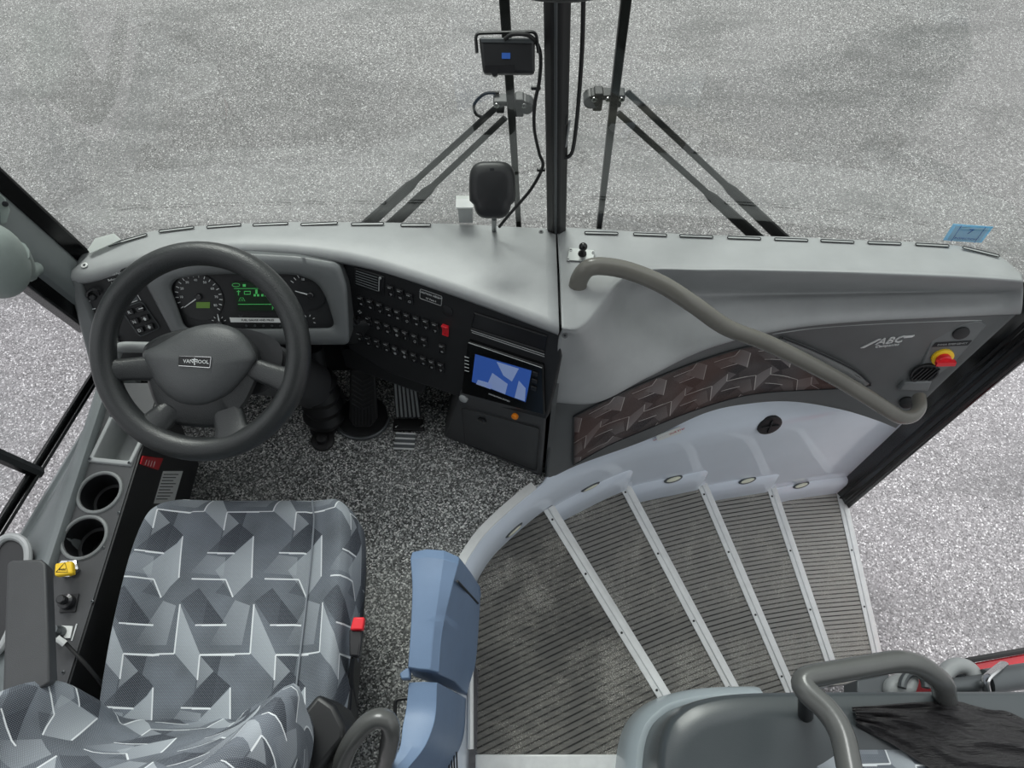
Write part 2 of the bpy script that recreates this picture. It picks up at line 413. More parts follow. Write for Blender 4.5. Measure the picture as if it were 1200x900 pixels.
# outline of the step well in plan: along the driver platform, then round the front to the doorway
WELL = [(-.1, -.1, 0), (-.1, .25, 0), (-.1, .5, 0), (-.068, .592, 0), (0, .672, 0), (.12, .775, 0), (.25, .85, 0), (.40, .92, 0), (.6, .968, 0), (.8, 1.01, 0), (1.05, 1.052, 0), (1.25, 1.09, 0), (1.44, 1.115, 0)]
well = crom(WELL, 80)
def well_off(d):
    out = []
    for i, p in enumerate(well):
        t = (well[min(i+1, 79)]-well[max(i-1, 0)]).normalized(); out.append(p+V((-t.y, t.x, 0))*d)
    return out
# driver platform (speckled vinyl), cut along the well
edge = [p for p in well_off(.045) if p.x < .3]
fl = [V((-1.2, -.1, 0))]+[V((edge[0].x, -.1, 0))]+edge[1:]+[V((.3, 1.3, 0)), V((-1.2, 1.3, 0))]
struct(G().prism(fl, (0, 0, -.04)).build('floor', 'floor', flat=True))
# moulded wall round the steps
zt = lambda i: 0.0 if well[i].x < .1 else min(.14, (well[i].x-.1)*.5)
rows = []
for z, d in ((-1.0, .022), (-.6, .022), (-.3, .022), (-.12, .022), (-.05, .025), (-.018, .034), (-.004, .046)):
    o = well_off(d); rows.append([V((p.x, p.y, z)) for p in o])
o = well_off(.046); rows.append([V((p.x, p.y+(.0 if p.x < .1 else .02), max(zt(i), 0)+.002)) for i, p in enumerate(o)])
wall_bv = BV(rows)
struct(G().grid(rows).build('wall_stairwell', 'frp', solid=.008))
# edging that finishes the vinyl along the well
e1, e2 = well_off(.046), well_off(.072)
sel = [i for i, p in enumerate(well) if p.x < .12]
gm = G(); gm.grid([[V((e1[i].x, e1[i].y, .003)) for i in sel], [V((e1[i].x, e1[i].y, .008)) for i in sel], [V((e2[i].x, e2[i].y, .008)) for i in sel], [V((e2[i].x, e2[i].y, .001)) for i in sel]])
struct(gm.build('trim_1', 'alu'))
# door pillar with its rubber seal, right front
pp = [V((1.43, 1.056, 0)), V((1.43, 1.2, 0)), V((1.39, 1.2, 0)), V((1.385, 1.135, 0)), V((1.40, 1.06, 0))]
struct(G().prism([p+V((0, 0, -.9)) for p in pp], (0, -.02, 1.6)).build('trim_2', 'gloss_black', bevel=.008))
gs = G()
for xx, yy in ((1.408, 1.062), (1.398, 1.088), (1.39, 1.118)): gs.tube([V((xx, yy, -.88)), V((xx, yy-.018, .6))], .008, 8)
struct(gs.build('trim_3', 'rubber'))
# front left corner pillar: outer seal, grey lining, inner window frame
def lean(poly, rake, z0=.3, z1=1.7, zr=.62):
    poly = [V((x, y, 0)) for x, y in poly]
    f = lambda z: [p+V((0, -rake*(z-zr), z)) for p in poly]
    return G().grid([f(z0), f(z1)], closed=True, cap=True)
struct(lean([(-1.072, 1.196), (-1.102, 1.165), (-1.16, 1.20), (-1.13, 1.24)], .17).build('trim_4', 'gloss_black', bevel=.006))
struct(lean([(-1.10, 1.168), (-1.086, 1.15), (-1.078, 1.08), (-1.09, 1.05), (-1.16, 1.05), (-1.16, 1.19)], .17, z0=.44).build('wall_left_front', 'sill', bevel=.012))
struct(lean([(-1.092, 1.06), (-1.105, 1.022), (-1.15, 1.03), (-1.15, 1.06)], .17, z0=.46).build('trim_5', 'gloss_black', bevel=.006))
# windscreen: two curved panes that meet behind the centre post
WSB = [(-1.16, 1.10), (-1.12, 1.19), (-1.03, 1.245), (-.9, 1.28), (-.66, 1.297), (-.3, 1.30), (.1, 1.295), (.45, 1.282), (.8, 1.258), (1.1, 1.222), (1.28, 1.18), (1.37, 1.12), (1.42, 1.03)]
ws = crom([(x, y, 0) for x, y in WSB], 90)
RAKE = .1
def pane(pts, z0=.45, z1=2.0):
    return G().grid([[p+V((0, -RAKE*(z-.64), z)) for p in pts] for z in (z0, .9, 1.4, z1)])
cut = min(range(90), key=lambda i: abs(ws[i].x-.1))
struct(pane(ws[:cut+1]).build('window_1', 'glass'))
struct(pane(ws[cut:]).build('window_2', 'glass'))
WP = (V((0, 1.297, .64)), V((0, 1, RAKE)).normalized())
# front apron of the body under the glass
struct(G().grid([[p+V((0, .012, z)) for p in ws] for z in (.54, .2, -.9)]).build('wall_front', 'gloss_black', solid=.01))
# centre post of the windscreen
gp = G(); q = [V((.098, 1.264, .5)), V((.112, 1.25, .5)), V((.13, 1.25, .5)), V((.146, 1.264, .5)), V((.146, 1.285, .5)), V((.098, 1.285, .5))]
gp.prism(q, (-.083, -.15, 1.5)); struct(gp.build('trim_6', 'rubber', bevel=.004))
gp = G(); gp.prism([V((.116, 1.247, .5)), V((.122, 1.247, .5)), V((.122, 1.252, .5)), V((.116, 1.252, .5))], (-.083, -.15, 1.5)); struct(gp.build('trim_7', 'steel_dark', bevel=.002))
# left side window with its black frame, and the grey lining below it
def Lx(u, v, x=-1.15): return U(u, v, x=x)
fo = [U(112, 433, x=-1.15), U(0, 609, x=-1.15)]; d_ = (fo[1]-fo[0]).normalized(); fa, fb = fo[0]-d_*.25, fo[1]+d_*1.0
gl = G(); gl.prism([fa, fb, fb+V((0, 0, -.035)), fa+V((0, 0, -.035))], (-.010, 0, 0)); gl.tube([fa+V((.006, 0, -.02)), fb+V((.006, 0, -.02))], .006, 8)
struct(gl.build('trim_8', 'gloss_black', bevel=.006))
dv0, dv1 = U(38, 551, x=-1.152), U(-40, 517, x=-1.152)
struct(G().tube([dv0+(dv0-dv1)*.1, dv1], .016, 8).build('trim_9', 'gloss_black'))
gw = G(); gw.grid([[V((-1.165, fa.y+.2, fa.z-.1)), V((-1.165, -.6, fb.z-.3))], [V((-1.165, fa.y+.2, 1.9)), V((-1.165, -.6, 1.9))]]); struct(gw.build('window_3', 'glass_side', flat=True))
# lining: from the frame down to the console, with a moulded hand hold
cr = []
top = [fa.lerp(fb, t)+V((.025, 0, -.05)) for t in (0, .25, .5, .75, 1)]
ys = [p.y for p in top]
for k, (dx, z) in enumerate(((0, None), (.012, None), (.03, .48), (.11, .50), (.135, .515), (.145, .50), (.15, .40))):
    r = []
    for p in top:
        if z is None: r.append(p+V((dx, 0, -.012*k)))
        else: r.append(V((-1.13+dx, min(p.y, .93 if dx > .1 else 1.0), min(z, p.z-.02+.35*dx) if dx < .1 else z)))
    cr.append(r)
struct(G().grid(patch(cr, 12, 24)).build('wall_left', 'sill', solid=.006))
struct(G().grid([[V((-1.17, y, z)) for y in (1.25, -.4)] for z in (.26, -.9)]).build('wall_left_lower', 'gloss_black', solid=.01))

# shell of the coach behind and over the cab
struct(G().prism([V((-1.25, .55, 2.35)), V((1.45, .55, 2.35)), V((1.45, -2.4, 2.35)), V((-1.25, -2.4, 2.35))], (0, 0, .06)).build('ceiling', 'grey_light', flat=True))
struct(G().prism([V((-1.25, -2.4, -.2)), V((1.45, -2.4, -.2)), V((1.45, -2.4, 2.4)), V((-1.25, -2.4, 2.4))], (0, -.05, 0)).build('wall_back', 'sill', flat=True))
struct(G().prism([V((1.45, -.35, -.9)), V((1.45, -2.4, -.9)), V((1.45, -2.4, .9)), V((1.45, -.35, .9))], (.04, 0, 0)).build('wall_right', 'sill', flat=True))
# ================================================================== STEPS
ST = [-.15, -.32, -.49, -.66, -.83]
N1 = [(V((.13, .80)), V((.452, .225))), (V((.40, .965)), V((.705, .24))), (V((.73, 1.02)), V((.925, .29))), (V((1.055, 1.075)), (V((1.155, .34)))), (V((1.415, 1.13)), V((1.40, .38)))]
ANG = [.42, .36, .26, .16, .08]
LAB = ['curved landing step with ribbed dark mat, widest and uppermost of the stair', 'second stair step from the top, wedge shaped ribbed rubber tread', 'middle stair step of the five, ribbed rubber tread with white dust', 'fourth stair step down, narrow ribbed tread above the lowest one', 'lowest stair step at the doorway, ribbed rubber tread coloured paler for doorway light']
def inside_front(a, b_):
    """stretch of the well outline between two step edges"""
    i0 = min(range(80), key=lambda i: (well[i].xy-a).length); i1 = min(range(80), key=lambda i: (well[i].xy-b_).length)
    return [well[i].xy for i in range(i0, i1+1)]
near = [V((-.095, .085)), V((.36, .085))]
for k in range(5):
    z = ST[k]; B = N1[k]
    if k == 0:
        poly = [V((-.095, .06)), V((-.095, .3))]+[p+q for p, q in zip(inside_front(V((-.1, .3)), V((.13, .79))), [V((-.004, .006))]+[V((-.012, .014))]*60)]+[B[0], B[1], V((.40, .20)), V((.355, .13)), V((.35, .06))]
    else:
        A = N1[k-1]; d = (A[0]-A[1]).orthogonal().normalized(); d = -d if d.x > 0 else d
        a0, a1 = A[0]+d*.05, A[1]+d*.05
        poly = [a1, a0]+[p+V((-.01, .012)) for p in inside_front(A[0], B[0])]+[B[0], B[1]]
    t = thing('stair_step', LAB[k], 'step', (B[1].x-.2, B[1].y+.2, z-.03), 'steps of the entrance stair')
    p3 = [V((p.x, p.y, z-.004)) for p in poly]
    G().prism(p3, (0, 0, -.03)).build('tread_board', 'steel_dark', t, flat=True)
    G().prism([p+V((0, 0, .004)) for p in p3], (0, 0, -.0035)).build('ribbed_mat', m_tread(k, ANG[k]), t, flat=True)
    dr = (B[1]-B[0]).normalized(); nn = V((dr.y, -dr.x)); nn = nn if nn.x < 0 else -nn
    wd = .034
    e = B[0]; f = B[1]
    lip = [(0, .0), (wd, 0), (wd, .004), (wd*.55, .005), (wd*.5, .0075), (wd*.2, .0075), (.004, .007), (-.006, .002), (-.007, -.03), (0, -.03)]
    gn = G(); gn.grid([[V((c.x+nn.x*a, c.y+nn.y*a, z+h)) for a, h in lip] for c in (e, f)], closed=True, cap=True)
    no = gn.build('aluminium_nosing', 'alu', t, bevel=.0008, seg=1)
    for q in (.06, .36, .66, .93):
        c = e.lerp(f, q); G().lathe([(.0035, 0), (.0035, .0018), (.001, .002)], V((c.x+nn.x*wd*.72, c.y+nn.y*wd*.72, z+.0045)), capa=True, capb=True, seg=10).build('screw', 'ink', no)
    G().prism([V((e.x, e.y, z-.03)), V((f.x, f.y, z-.03)), V((f.x, f.y, z-.17)), V((e.x, e.y, z-.17))], (-.012, 0, 0)).build('riser', 'frp', t, flat=True)
    # moulded kick band along the wall above this tread
    if k > 0:
        seq = inside_front(N1[k-1][0]+V((.0, 0)), B[0])
        if k == 4: seq = seq+[V((1.425, 1.112))]
        prof = [(.03, -.02), (.0, -.02), (-.002, .05), (-.002, .10), (.001, .118), (.008, .134), (.02, .146), (.036, .15)]
        rows = []
        for i, p in enumerate(seq):
            tt = (seq[min(i+1, len(seq)-1)]-seq[max(i-1, 0)]).normalized(); no2 = V((-tt.y, tt.x))
            e_ = sum((seq[j+1]-seq[j]).length for j in range(i, len(seq)-1)); cv = .03*(1-min(1, e_/.035))**2 if k < 4 else 0
            rows.append([V((p.x+no2.x*(a+cv*(h > 0)), p.y+no2.y*(a+cv*(h > 0)), z+h)) for a, h in prof])
        G().grid(rows, closed=True, cap=True).build('kick_band', 'frp', t)
# strip of edging across the back of the landing and its corner post
struct(G().prism([U(557, 884, z=-.145), U(757, 884, z=-.145), U(757, 912, z=-.145), U(557, 912, z=-.145)], (0, 0, -.02)).build('trim_10', 'alu', bevel=.004))

def lamp(label, p, n, first=[None]):
    n = V(n).normalized(); ex, ey, R = frame(n, (1, .35, 0))
    if first[0] is None:
        t = thing('step_lamp', label, 'lamp', p, 'courtesy lamps above the steps'); LOC[t] = V((0, 0, 0))
        G().lathe([(.001, .003), (.018, .004), (.02, .0025), (.0205, 0)], (0, 0, 0), seg=20).build('rim', 'steel_dark', t)
        G().ell((0, 0, .003), (.016, .013, .005), nu=14, nv=8).build('lens', 'lens', t)
        first[0] = t
    else:
        t = first[0].copy(); COL.objects.link(t); t['label'] = label
        for c in first[0].children: d = c.copy(); COL.objects.link(d); d.parent = t
    t.location = p; t.rotation_euler = R.to_euler(); t.scale = (1.75, .6, 1)
    return t

def onwall(u, v, z, off): return U(u, v, z=z)+V((0, -off, 0))
for (u, v, z, lab) in ((601, 620, -.035, 'oval courtesy lamp beside the landing, by the platform edge'), (691, 569, -.17, 'dark oval lamp slit above the second stair step'), (778, 544, -.355, 'lit oval lamp above the middle stair step'), (868, 545.5, -.525, 'lit oval lamp above the fourth stair step'), (937, 556, -.695, 'lit oval lamp above the lowest stair step')):
    p = U(u, v, z=z)
    i = min(range(80), key=lambda i: (well[i].xy-p.xy).length); tt = (well[min(i+1, 79)]-well[max(i-1, 0)]).normalized()
    nr = V((tt.y, -tt.x, 1.2))
    bp = well_off(.012)[i]; q = V((bp.x, bp.y, z)); 
    if z > -.3: q, nw = bhit(wall_bv, u, v, .0045); lamp(lab, q, nw); continue
    q = V((well_off(.012)[i].x, well_off(.012)[i].y, ST[(-.355, -.525, -.695).index(z)+2]+.141))
    lamp(lab, q, nr)
# round black outlet on the moulded wall
wv, nrm = bhit(wall_bv, 901, 497, .004)
t = thing('wall_vent', 'round black air vent set in the pale stairwell wall', 'vent', wv)
G().lathe([(.001, .003), (.034, .006), (.041, .004), (.042, -.004)], wv, nrm, capa=True).build('ring', 'black', t)
ex, ey, R = frame(nrm)
gb = G(); gb.box(wv+nrm*.007, (.004, .06, .004), R)
gb.box(wv+nrm*.007, (.06, .004, .004), R); gb.build('cross_bar', 'panel_black', t)

# ================================================================== DRIVER'S DASHBOARD
D = thing('dashboard', "grey grained driver's dashboard with instrument cowl and black switch panels", 'dashboard', (-.45, 1.15, 0))
bk = [(104, 300), (128, 288), (187, 271), (300, 263), (400, 262), (520, 264), (651, 270)]
lp = [(82, 325), (108, 322), (177, 304), (280, 291), (403, 301), (521, 335), (655, 384)]
lz = [.645, .645, .66, .68, .68, .70, .72]
B_ = [U(u, v, z=.64) for u, v in bk]; Lp = [U(u, v, z=z) for (u, v), z in zip(lp, lz)]
Md = [b_.lerp(l_, .5)+V((0, 0, .004)) for b_, l_ in zip(B_, Lp)]
rows = [[p+V((0, .02, -.05)) for p in B_], [p+V((0, .008, -.006)) for p in B_], B_, Md, [p+V((0, .018, .003)) for p in Lp], Lp, [p+V((0, -.006, -.012)) for p in Lp], [p+V((0, .0, -.026)) for p in Lp], [p+V((0, .022, -.034)) for p in Lp]]
rs = [crom(r, 60) for r in rows]
top = G().grid(rs).build('top_panel', 'dash', D, solid=.004, ang=60)
def slot(par, u0, v0, u1, v1, z, wd=.0075):
    a, b_ = U(u0, v0, z=z), U(u1, v1, z=z); d = (b_-a); n2 = V((-d.y, d.x, 0)).normalized(); ln = d.length; d.normalize()
    pth = []
    for k in range(12):
        q = PI/2+PI*k/11; pth.append(a+d*(wd/2)+(d*math.cos(q)+n2*math.sin(q))*wd/2)
    for k in range(12):
        q = -PI/2+PI*k/11; pth.append(b_-d*(wd/2)+(d*math.cos(q)+n2*math.sin(q))*wd/2)
    o = G().tube([p+V((0, 0, .0045)) for p in pth], .0014, 6, closed=True).build('defroster_slot', 'panel_black', par)
    G().prism([p+V((0, 0, .0035)) for p in pth], (0, 0, .001)).build('slot_opening', 'grey_light', o)
    return o
for a in [(128, 289, 173, 276), (187, 272.5, 228, 267.5), (243, 267.5, 283, 264.5), (297, 265, 338, 263), (353, 264.5, 396, 262.5), (412, 264, 450, 263.5), (470, 265, 505, 265)]:
    slot(D, *a, z=.645)
def screw(par, p, n=(0, 0, 1), r=.006, m='white'):
    o = G().lathe([(r, 0), (r, .0015), (r*.6, .002), (r*.5, .0005)], p, n, seg=14, capa=True, capb=True).build('screw', m, par)
    G().lathe([(r*.42, .0012), (r*.2, .002)], p, n, seg=8, capb=True, capa=True).build('screw_hole', 'ink', o)
for (u, v, z) in ((99, 311, .651), (350, 271, .652)): screw(D, U(u, v, z=z), r=.008)
screw(D, U(634, 365, z=.717), r=.0035); screw(D, U(649, 369, z=.718), r=.006, m='dash'); screw(D, U(634, 272, z=.646), r=.006, m='dash_dark')

# instrument cowl and gauges -------------------------------------------------
GP = plane3(U(300, 323, z=.64), U(380, 323, z=.64), U(300, 383, z=.53)); gn_ = GP[1]
outer = [(168, 328), (185, 316), (233, 300), (293, 297), (350, 300), (398, 308), (407, 335), (410, 404), (320, 404), (205, 397)]
inner = [(200, 337), (206, 327), (240, 322), (300, 320.5), (350, 322), (372, 331), (383, 350), (393, 384), (320, 385), (217, 385)]
O3 = [U(u, v, pl=GP, off=.0) for u, v in outer]; I3 = [U(u, v, pl=GP) for u, v in inner]
def rnd(ps): return rpoly(ps, .02)
r0 = rnd([p+V((0, .10, -.05)) for p in O3]); r1 = rnd(O3); rm = rnd([U(i[0]+(o[0]-i[0])*.95, i[1]+(o[1]-i[1])*.95, pl=GP, off=.016) for o, i in zip(outer, inner)])
O4 = [U(u, v, pl=GP, off=.010) for u, v in outer]
mid = rnd([U(i[0]+(o[0]-i[0])*.72, i[1]+(o[1]-i[1])*.6, pl=GP, off=.020) for o, i in zip(outer, inner)])
mi2 = rnd([U(i[0]+(o[0]-i[0])*.15, i[1]+(o[1]-i[1])*.16, pl=GP, off=.019) for o, i in zip(outer, inner)])
r4 = rnd([U(i[0], i[1], pl=GP, off=.012) for i in inner]); r5 = rnd(I3)
G().grid([r0, r1, rnd(O4), rm, mid, mi2, r4, r5], closed=True).build('instrument_cowl', 'bezel', D, ang=70)
gx, gy, GR = frame(gn_)
gp_ = G().prism([p-gn_*.002 for p in r5], -gn_*.01).build('gauge_panel', 'panel_black', D)
def gpt(u, v, off=0): return U(u, v, pl=GP, off=off)
def dial(c, rad, a0, a1, n, name, rr=.001, skip=2, nums=None):
    o = G().lathe([(rad*1.22, 0), (rad*1.22, .001)], gpt(*c), gn_, capb=True, seg=36).build(name, 'black', gp_)
    return o
def ticks(g, c, rad, a0, a1, n, ln=.006, wd=.0013):
    C = gpt(*c, off=.0016)
    for k in range(n):
        q = math.radians(a0+(a1-a0)*k/(n-1)); d = gx*math.cos(q)+gy*math.sin(q); t = gn_.cross(d)
        g.box(C+d*(rad-ln/2), (ln, wd, .0006), Matrix((d, t, gn_)).transposed())
def needle(c, to, wd=.0028):
    a, b_ = gpt(*c, off=.005), gpt(*to, off=.005); d = (b_-a); ln = d.length; d.normalize(); t = gn_.cross(d)
    g = G(); g.prism([a-t*wd*.6, a+t*wd*.6, b_+t*wd*.25, b_-t*wd*.25], gn_*.0012)
    o = g.build('gauge_needle', 'wprint', gp_); 
    G().lathe([(.008, 0), (.008, .004), (.006, .0055)], gpt(*c, off=.003), gn_, capb=True, seg=18).build('needle_hub', 'black_soft', gp_)
dial((233, 348), .05, 0, 0, 0, 'speedometer_face'); g = G(); ticks(g, (233, 348), .058, 210, -36, 18, .0075, .0017)
C = gpt(233, 348, .0016)
for k, num in enumerate((10, 20, 30, 40, 50, 60, 70, 80)):
    q = math.radians(180-30*k); g.text(str(num), C+(gx*math.cos(q)+gy*math.sin(q))*.0435, gx, gy, .0088)
g.build('speedometer_scale', 'wprint', gp_); needle((233, 348), (216, 360))
G().prism([gpt(230, 354, .002), gpt(246, 354, .002), gpt(246, 361, .002), gpt(230, 361, .002)], gn_*.0005).build('odometer_display', 'lcd_olive', gp_)
dial((364, 346), .03, 0, 0, 0, 'rev_counter_face'); g = G(); ticks(g, (364, 346), .058, 140, 60, 8, .008, .0016); C = gpt(364, 346, .0016)
g.text('10', C+(gx*math.cos(1.9)+gy*math.sin(1.9))*.043, gx, gy, .008); g.build('rev_counter_scale', 'wprint', gp_); needle((364, 346), (346, 341))
g = G(); ticks(g, (257, 378), .019, 160, 20, 5, .005, .0014); g.build('fuel_gauge_scale', 'wprint', gp_); needle((257.5, 379), (255, 368))
g = G(); ticks(g, (362, 376), .017, 120, -20, 4, .005, .0013); ticks(g, (384, 356), .01, 60, 0, 2, .004, .0013); g.build('oil_gauge_scale', 'wprint', gp_)
lq = [gpt(271, 330.5, .0015), gpt(329, 330.5, .0015), gpt(331, 364, .0015), gpt(280, 364, .0015)]
lcd = G().prism(lq, gn_*.001).build('display_screen', 'lcd_bg', gp_)
g = G()
def lbox(u0, v0, u1, v1): g.prism([gpt(u0, v0, .003), gpt(u1, v0, .003), gpt(u1, v1, .003), gpt(u0, v1, .003)], gn_*.0004)
for (u0, v0, u1, v1) in [(274, 337.8, 327, 338.4), (279, 356.2, 329, 356.9), (319, 358.5, 319.6, 363), (320, 360.5, 328, 361.2), (286, 341, 293.5, 341.8), (286, 344.5, 293.5, 345.2), (286, 341, 286.7, 345), (293, 341, 293.7, 345),
                         (279, 340, 280, 346), (277.5, 341, 281.6, 342), (284.5, 333, 288, 336)]: lbox(u0, v0, u1, v1)
g.tube([gpt(276.5+4.5*math.cos(a)*1, 334+2*math.sin(a), .003) for a in [2*PI*k/16 for k in range(16)]], .0006, 5, closed=True)
for cx in (300.5, 309.5):
    for (a, b_) in ((0, 0), (-2, 3), (2, 3), (0, -2.4)): g.prism([gpt(cx+a-1.3, 343+b_-1.3, .003), gpt(cx+a+1.3, 343+b_-1.3, .003), gpt(cx+a+1.3, 343+b_+1.3, .003), gpt(cx+a-1.3, 343+b_+1.3, .003)], gn_*.0004)
g.tube([gpt(318+3*math.cos(a), 342.5+2.4*math.sin(a), .003) for a in [2*PI*k/14 for k in range(14)]], .0006, 5, closed=True)
g.tube([gpt(280, 353, .003), gpt(281.5, 349, .003), gpt(285, 349, .003), gpt(287, 353, .003)], .0006, 5); g.tube([gpt(282, 353, .003), gpt(283.5, 350.5, .003), gpt(285, 353, .003)], .0005, 5)
g.build('display_symbols', 'lcd_green', gp_)
st_ = G().prism([gpt(269, 372, .002), gpt(333, 373, .002), gpt(335, 378, .002), gpt(270.5, 377.5, .002)], gn_*.0008).build('label_strip', 'white', gp_)
G().text('FUEL GAUGE AND MILES', gpt(302, 375.2, .003), gx, gy, .0075).build('label_writing', 'ink', gp_)
g = G()
for u in (289, 299, 309, 319, 329): g.lathe([(.003, 0), (.0025, .004)], gpt(u, 381.5, .001), gn_, seg=10, capb=True)
g.tube([gpt(282+2*math.cos(a), 369.5+1.6*math.sin(a), .002) for a in [PI*k/8-.3 for k in range(11)]], .0005, 5)
g.tube([gpt(330+2*math.cos(a), 369.5+1.6*math.sin(a), .002) for a in [2*PI*k/12 for k in range(12)]], .0006, 5, closed=True)
g.build('indicator_lamps', 'steel_dark', gp_)

# left switch panel ---------------------------------------------------------
LPn = plane3(U(92, 327, z=.632), U(175, 322, z=.632), U(128, 418, z=.45)); ln_ = LPn[1]; lx, ly, LR = frame(ln_)
def lpt(u, v, off=0): return U(u, v, pl=LPn, off=off)
q = [(88, 325), (185, 306), (225, 400), (205, 425), (128, 430), (120, 418)]
lpan = G().prism([lpt(u, v) for u, v in q], -ln_*.05).build('gear_selector_panel', 'panel_black', D, bevel=.003)
lex = (lpt(190, 357)-lpt(165, 364)).normalized(); ley = ln_.cross(lex); LR2 = Matrix((lex, ley, ln_)).transposed()
bz = [lpt(141, 362, .003), lpt(166, 353, .003), lpt(188, 384, .003), lpt(164, 395, .003)]
G().tube(fillet([bz[0].lerp(bz[1], .5)]+bz[1:]+[bz[0]]+[bz[0].lerp(bz[1], .5)], .01), .0014, 6).build('selector_outline', 'steel_dark', lpan)
for (u, v, s_) in ((153, 365, 'R'), (159, 376, 'N'), (165, 386, 'D'), (165, 361.5, '-'), (171, 372, 'A'), (176.5, 382, 'V')):
    p = lpt(u, v, .0)
    bt = G().box(p+ln_*.004, (.02, .015, .008), LR2).build('push_button', 'black_soft', lpan, bevel=.002)
    c = p+ln_*.0083; g = G()
    if s_ in 'RND': g.text(s_, c, lex, ley, .0115)
    elif s_ == '-': g.box(lpt(165, 361.5, .0085), (.012, .0022, .0006), LR2)
    else:
        k = 1 if s_ == 'A' else -1; g.prism([c+lex*-.0045-ley*.001*k, c+lex*.0045-ley*.001*k, c+ley*.005*k], ln_*.0006); g.box(c-ley*.003*k, (.004, .004, .0008), LR2)
    g.build('button_mark', 'wprint', lpan)
gd = G().prism([lpt(140, 349, .001), lpt(158, 343, .001), lpt(163, 351, .001), lpt(146, 357, .001)], ln_*.002).build('selector_display', 'steel_dark', lpan)
g = G(); g.tube([lpt(159.5, 343, .003), lpt(165, 352, .003)], .0009, 5); g.tube([lpt(145, 358, .003), lpt(161, 352, .003)], .0009, 5)
for (u0, v0, u1, v1) in ((97, 347, 101, 345.5), (99, 355, 106, 352.5), (104, 363.5, 112, 361.5)): g.tube([lpt(u0, v0, .002), lpt(u1, v1, .002)], .0011, 5)
g.build('panel_marks', 'wprint', lpan)
g = G()
for s_, u, v in (('Press Brake Pedal', 131, 322), ('Before Shifting', 137, 326.5), ('Apply Brake', 139, 330.5)):
    g.text(s_, lpt(u, v, .0015), (lpt(140, 320)-lpt(110, 326)).normalized(), ln_.cross((lpt(140, 320)-lpt(110, 326)).normalized()), .0078)
g.build('notice_writing', 'wprint', lpan)
G().tube(crom([lpt(102, 347, .006), lpt(103.5, 341.5, .012), lpt(109, 339, .014), lpt(114, 340.5, .012), lpt(116, 345, .006)], 20), .004, 8).build('park_lever', 'black_soft', lpan)
G().lathe([(.009, 0), (.0085, .005), (.006, .007)], lpt(109, 348, 0), ln_, capb=True).build('lamp_switch', 'black', lpan)
for i in range(3):
    for j in range(3):
        p = lpt(131+i*3.8+j*1.9, 397.5-i*1.3+j*5.2, .0)
        o = G().box(p+ln_*.003, (.0072, .009, .006), LR2).build('small_key', 'black_soft', lpan, bevel=.001)
        G().box(p+ln_*.0065, (.003, .003, .0006), LR2).build('key_mark', 'grey_light', lpan)
# grey cheek at the left end of the dashboard
ch = [lpt(77, 325, .012), lpt(92, 329, .012), lpt(131, 428, .012), lpt(104, 428, .012)]
G().prism(ch, V((-.0, .12, -.02))).build('end_cheek', 'bezel', D, bevel=.009, seg=3)

# centre switch panel -------------------------------------------------------
CP = plane3(V((-.415, 1.138, .66)), V((.096, .910, .69)), V((.085, .827, .42))); cn = CP[1]
def cpt(u, v, off=0): return U(u, v, pl=CP, off=off)
cex = (cpt(511, 383)-cpt(424, 352)).normalized(); cey = cn.cross(cex); CR = Matrix((cex, cey, cn)).transposed()
q = [(401, 303), (521, 334), (656, 384), (657, 420), (640, 492), (540, 466), (455, 437), (408, 408)]
cpan = G().prism([cpt(u, v) for u, v in q], -cn*.06).build('switch_panel', 'panel_black', D, bevel=.004)
G().prism([cpt(u, v, .004) for u, v in ((415, 313.5), (450, 324.5), (449, 347.5), (414.5, 334.5))], -cn*.006).build('air_vent_frame', 'black', cpan, bevel=.002)
g = G()
for k in range(6):
    a, b_ = cpt(417, 317.5+k*2.9, .006), cpt(442.5, 325.5+k*3.1, .006); g.tube([a, b_], .0014, 6)
g.build('air_vent_louvres', 'steel_dark', cpan)
g = G(); g.tube([cpt(444.5, 325, .007), cpt(443.8, 341, .007)], .0016, 6); g.box(cpt(445.5, 326, .008), (.005, .005, .004), CR); g.build('air_vent_slider', 'grey_light', cpan)
rk0 = None
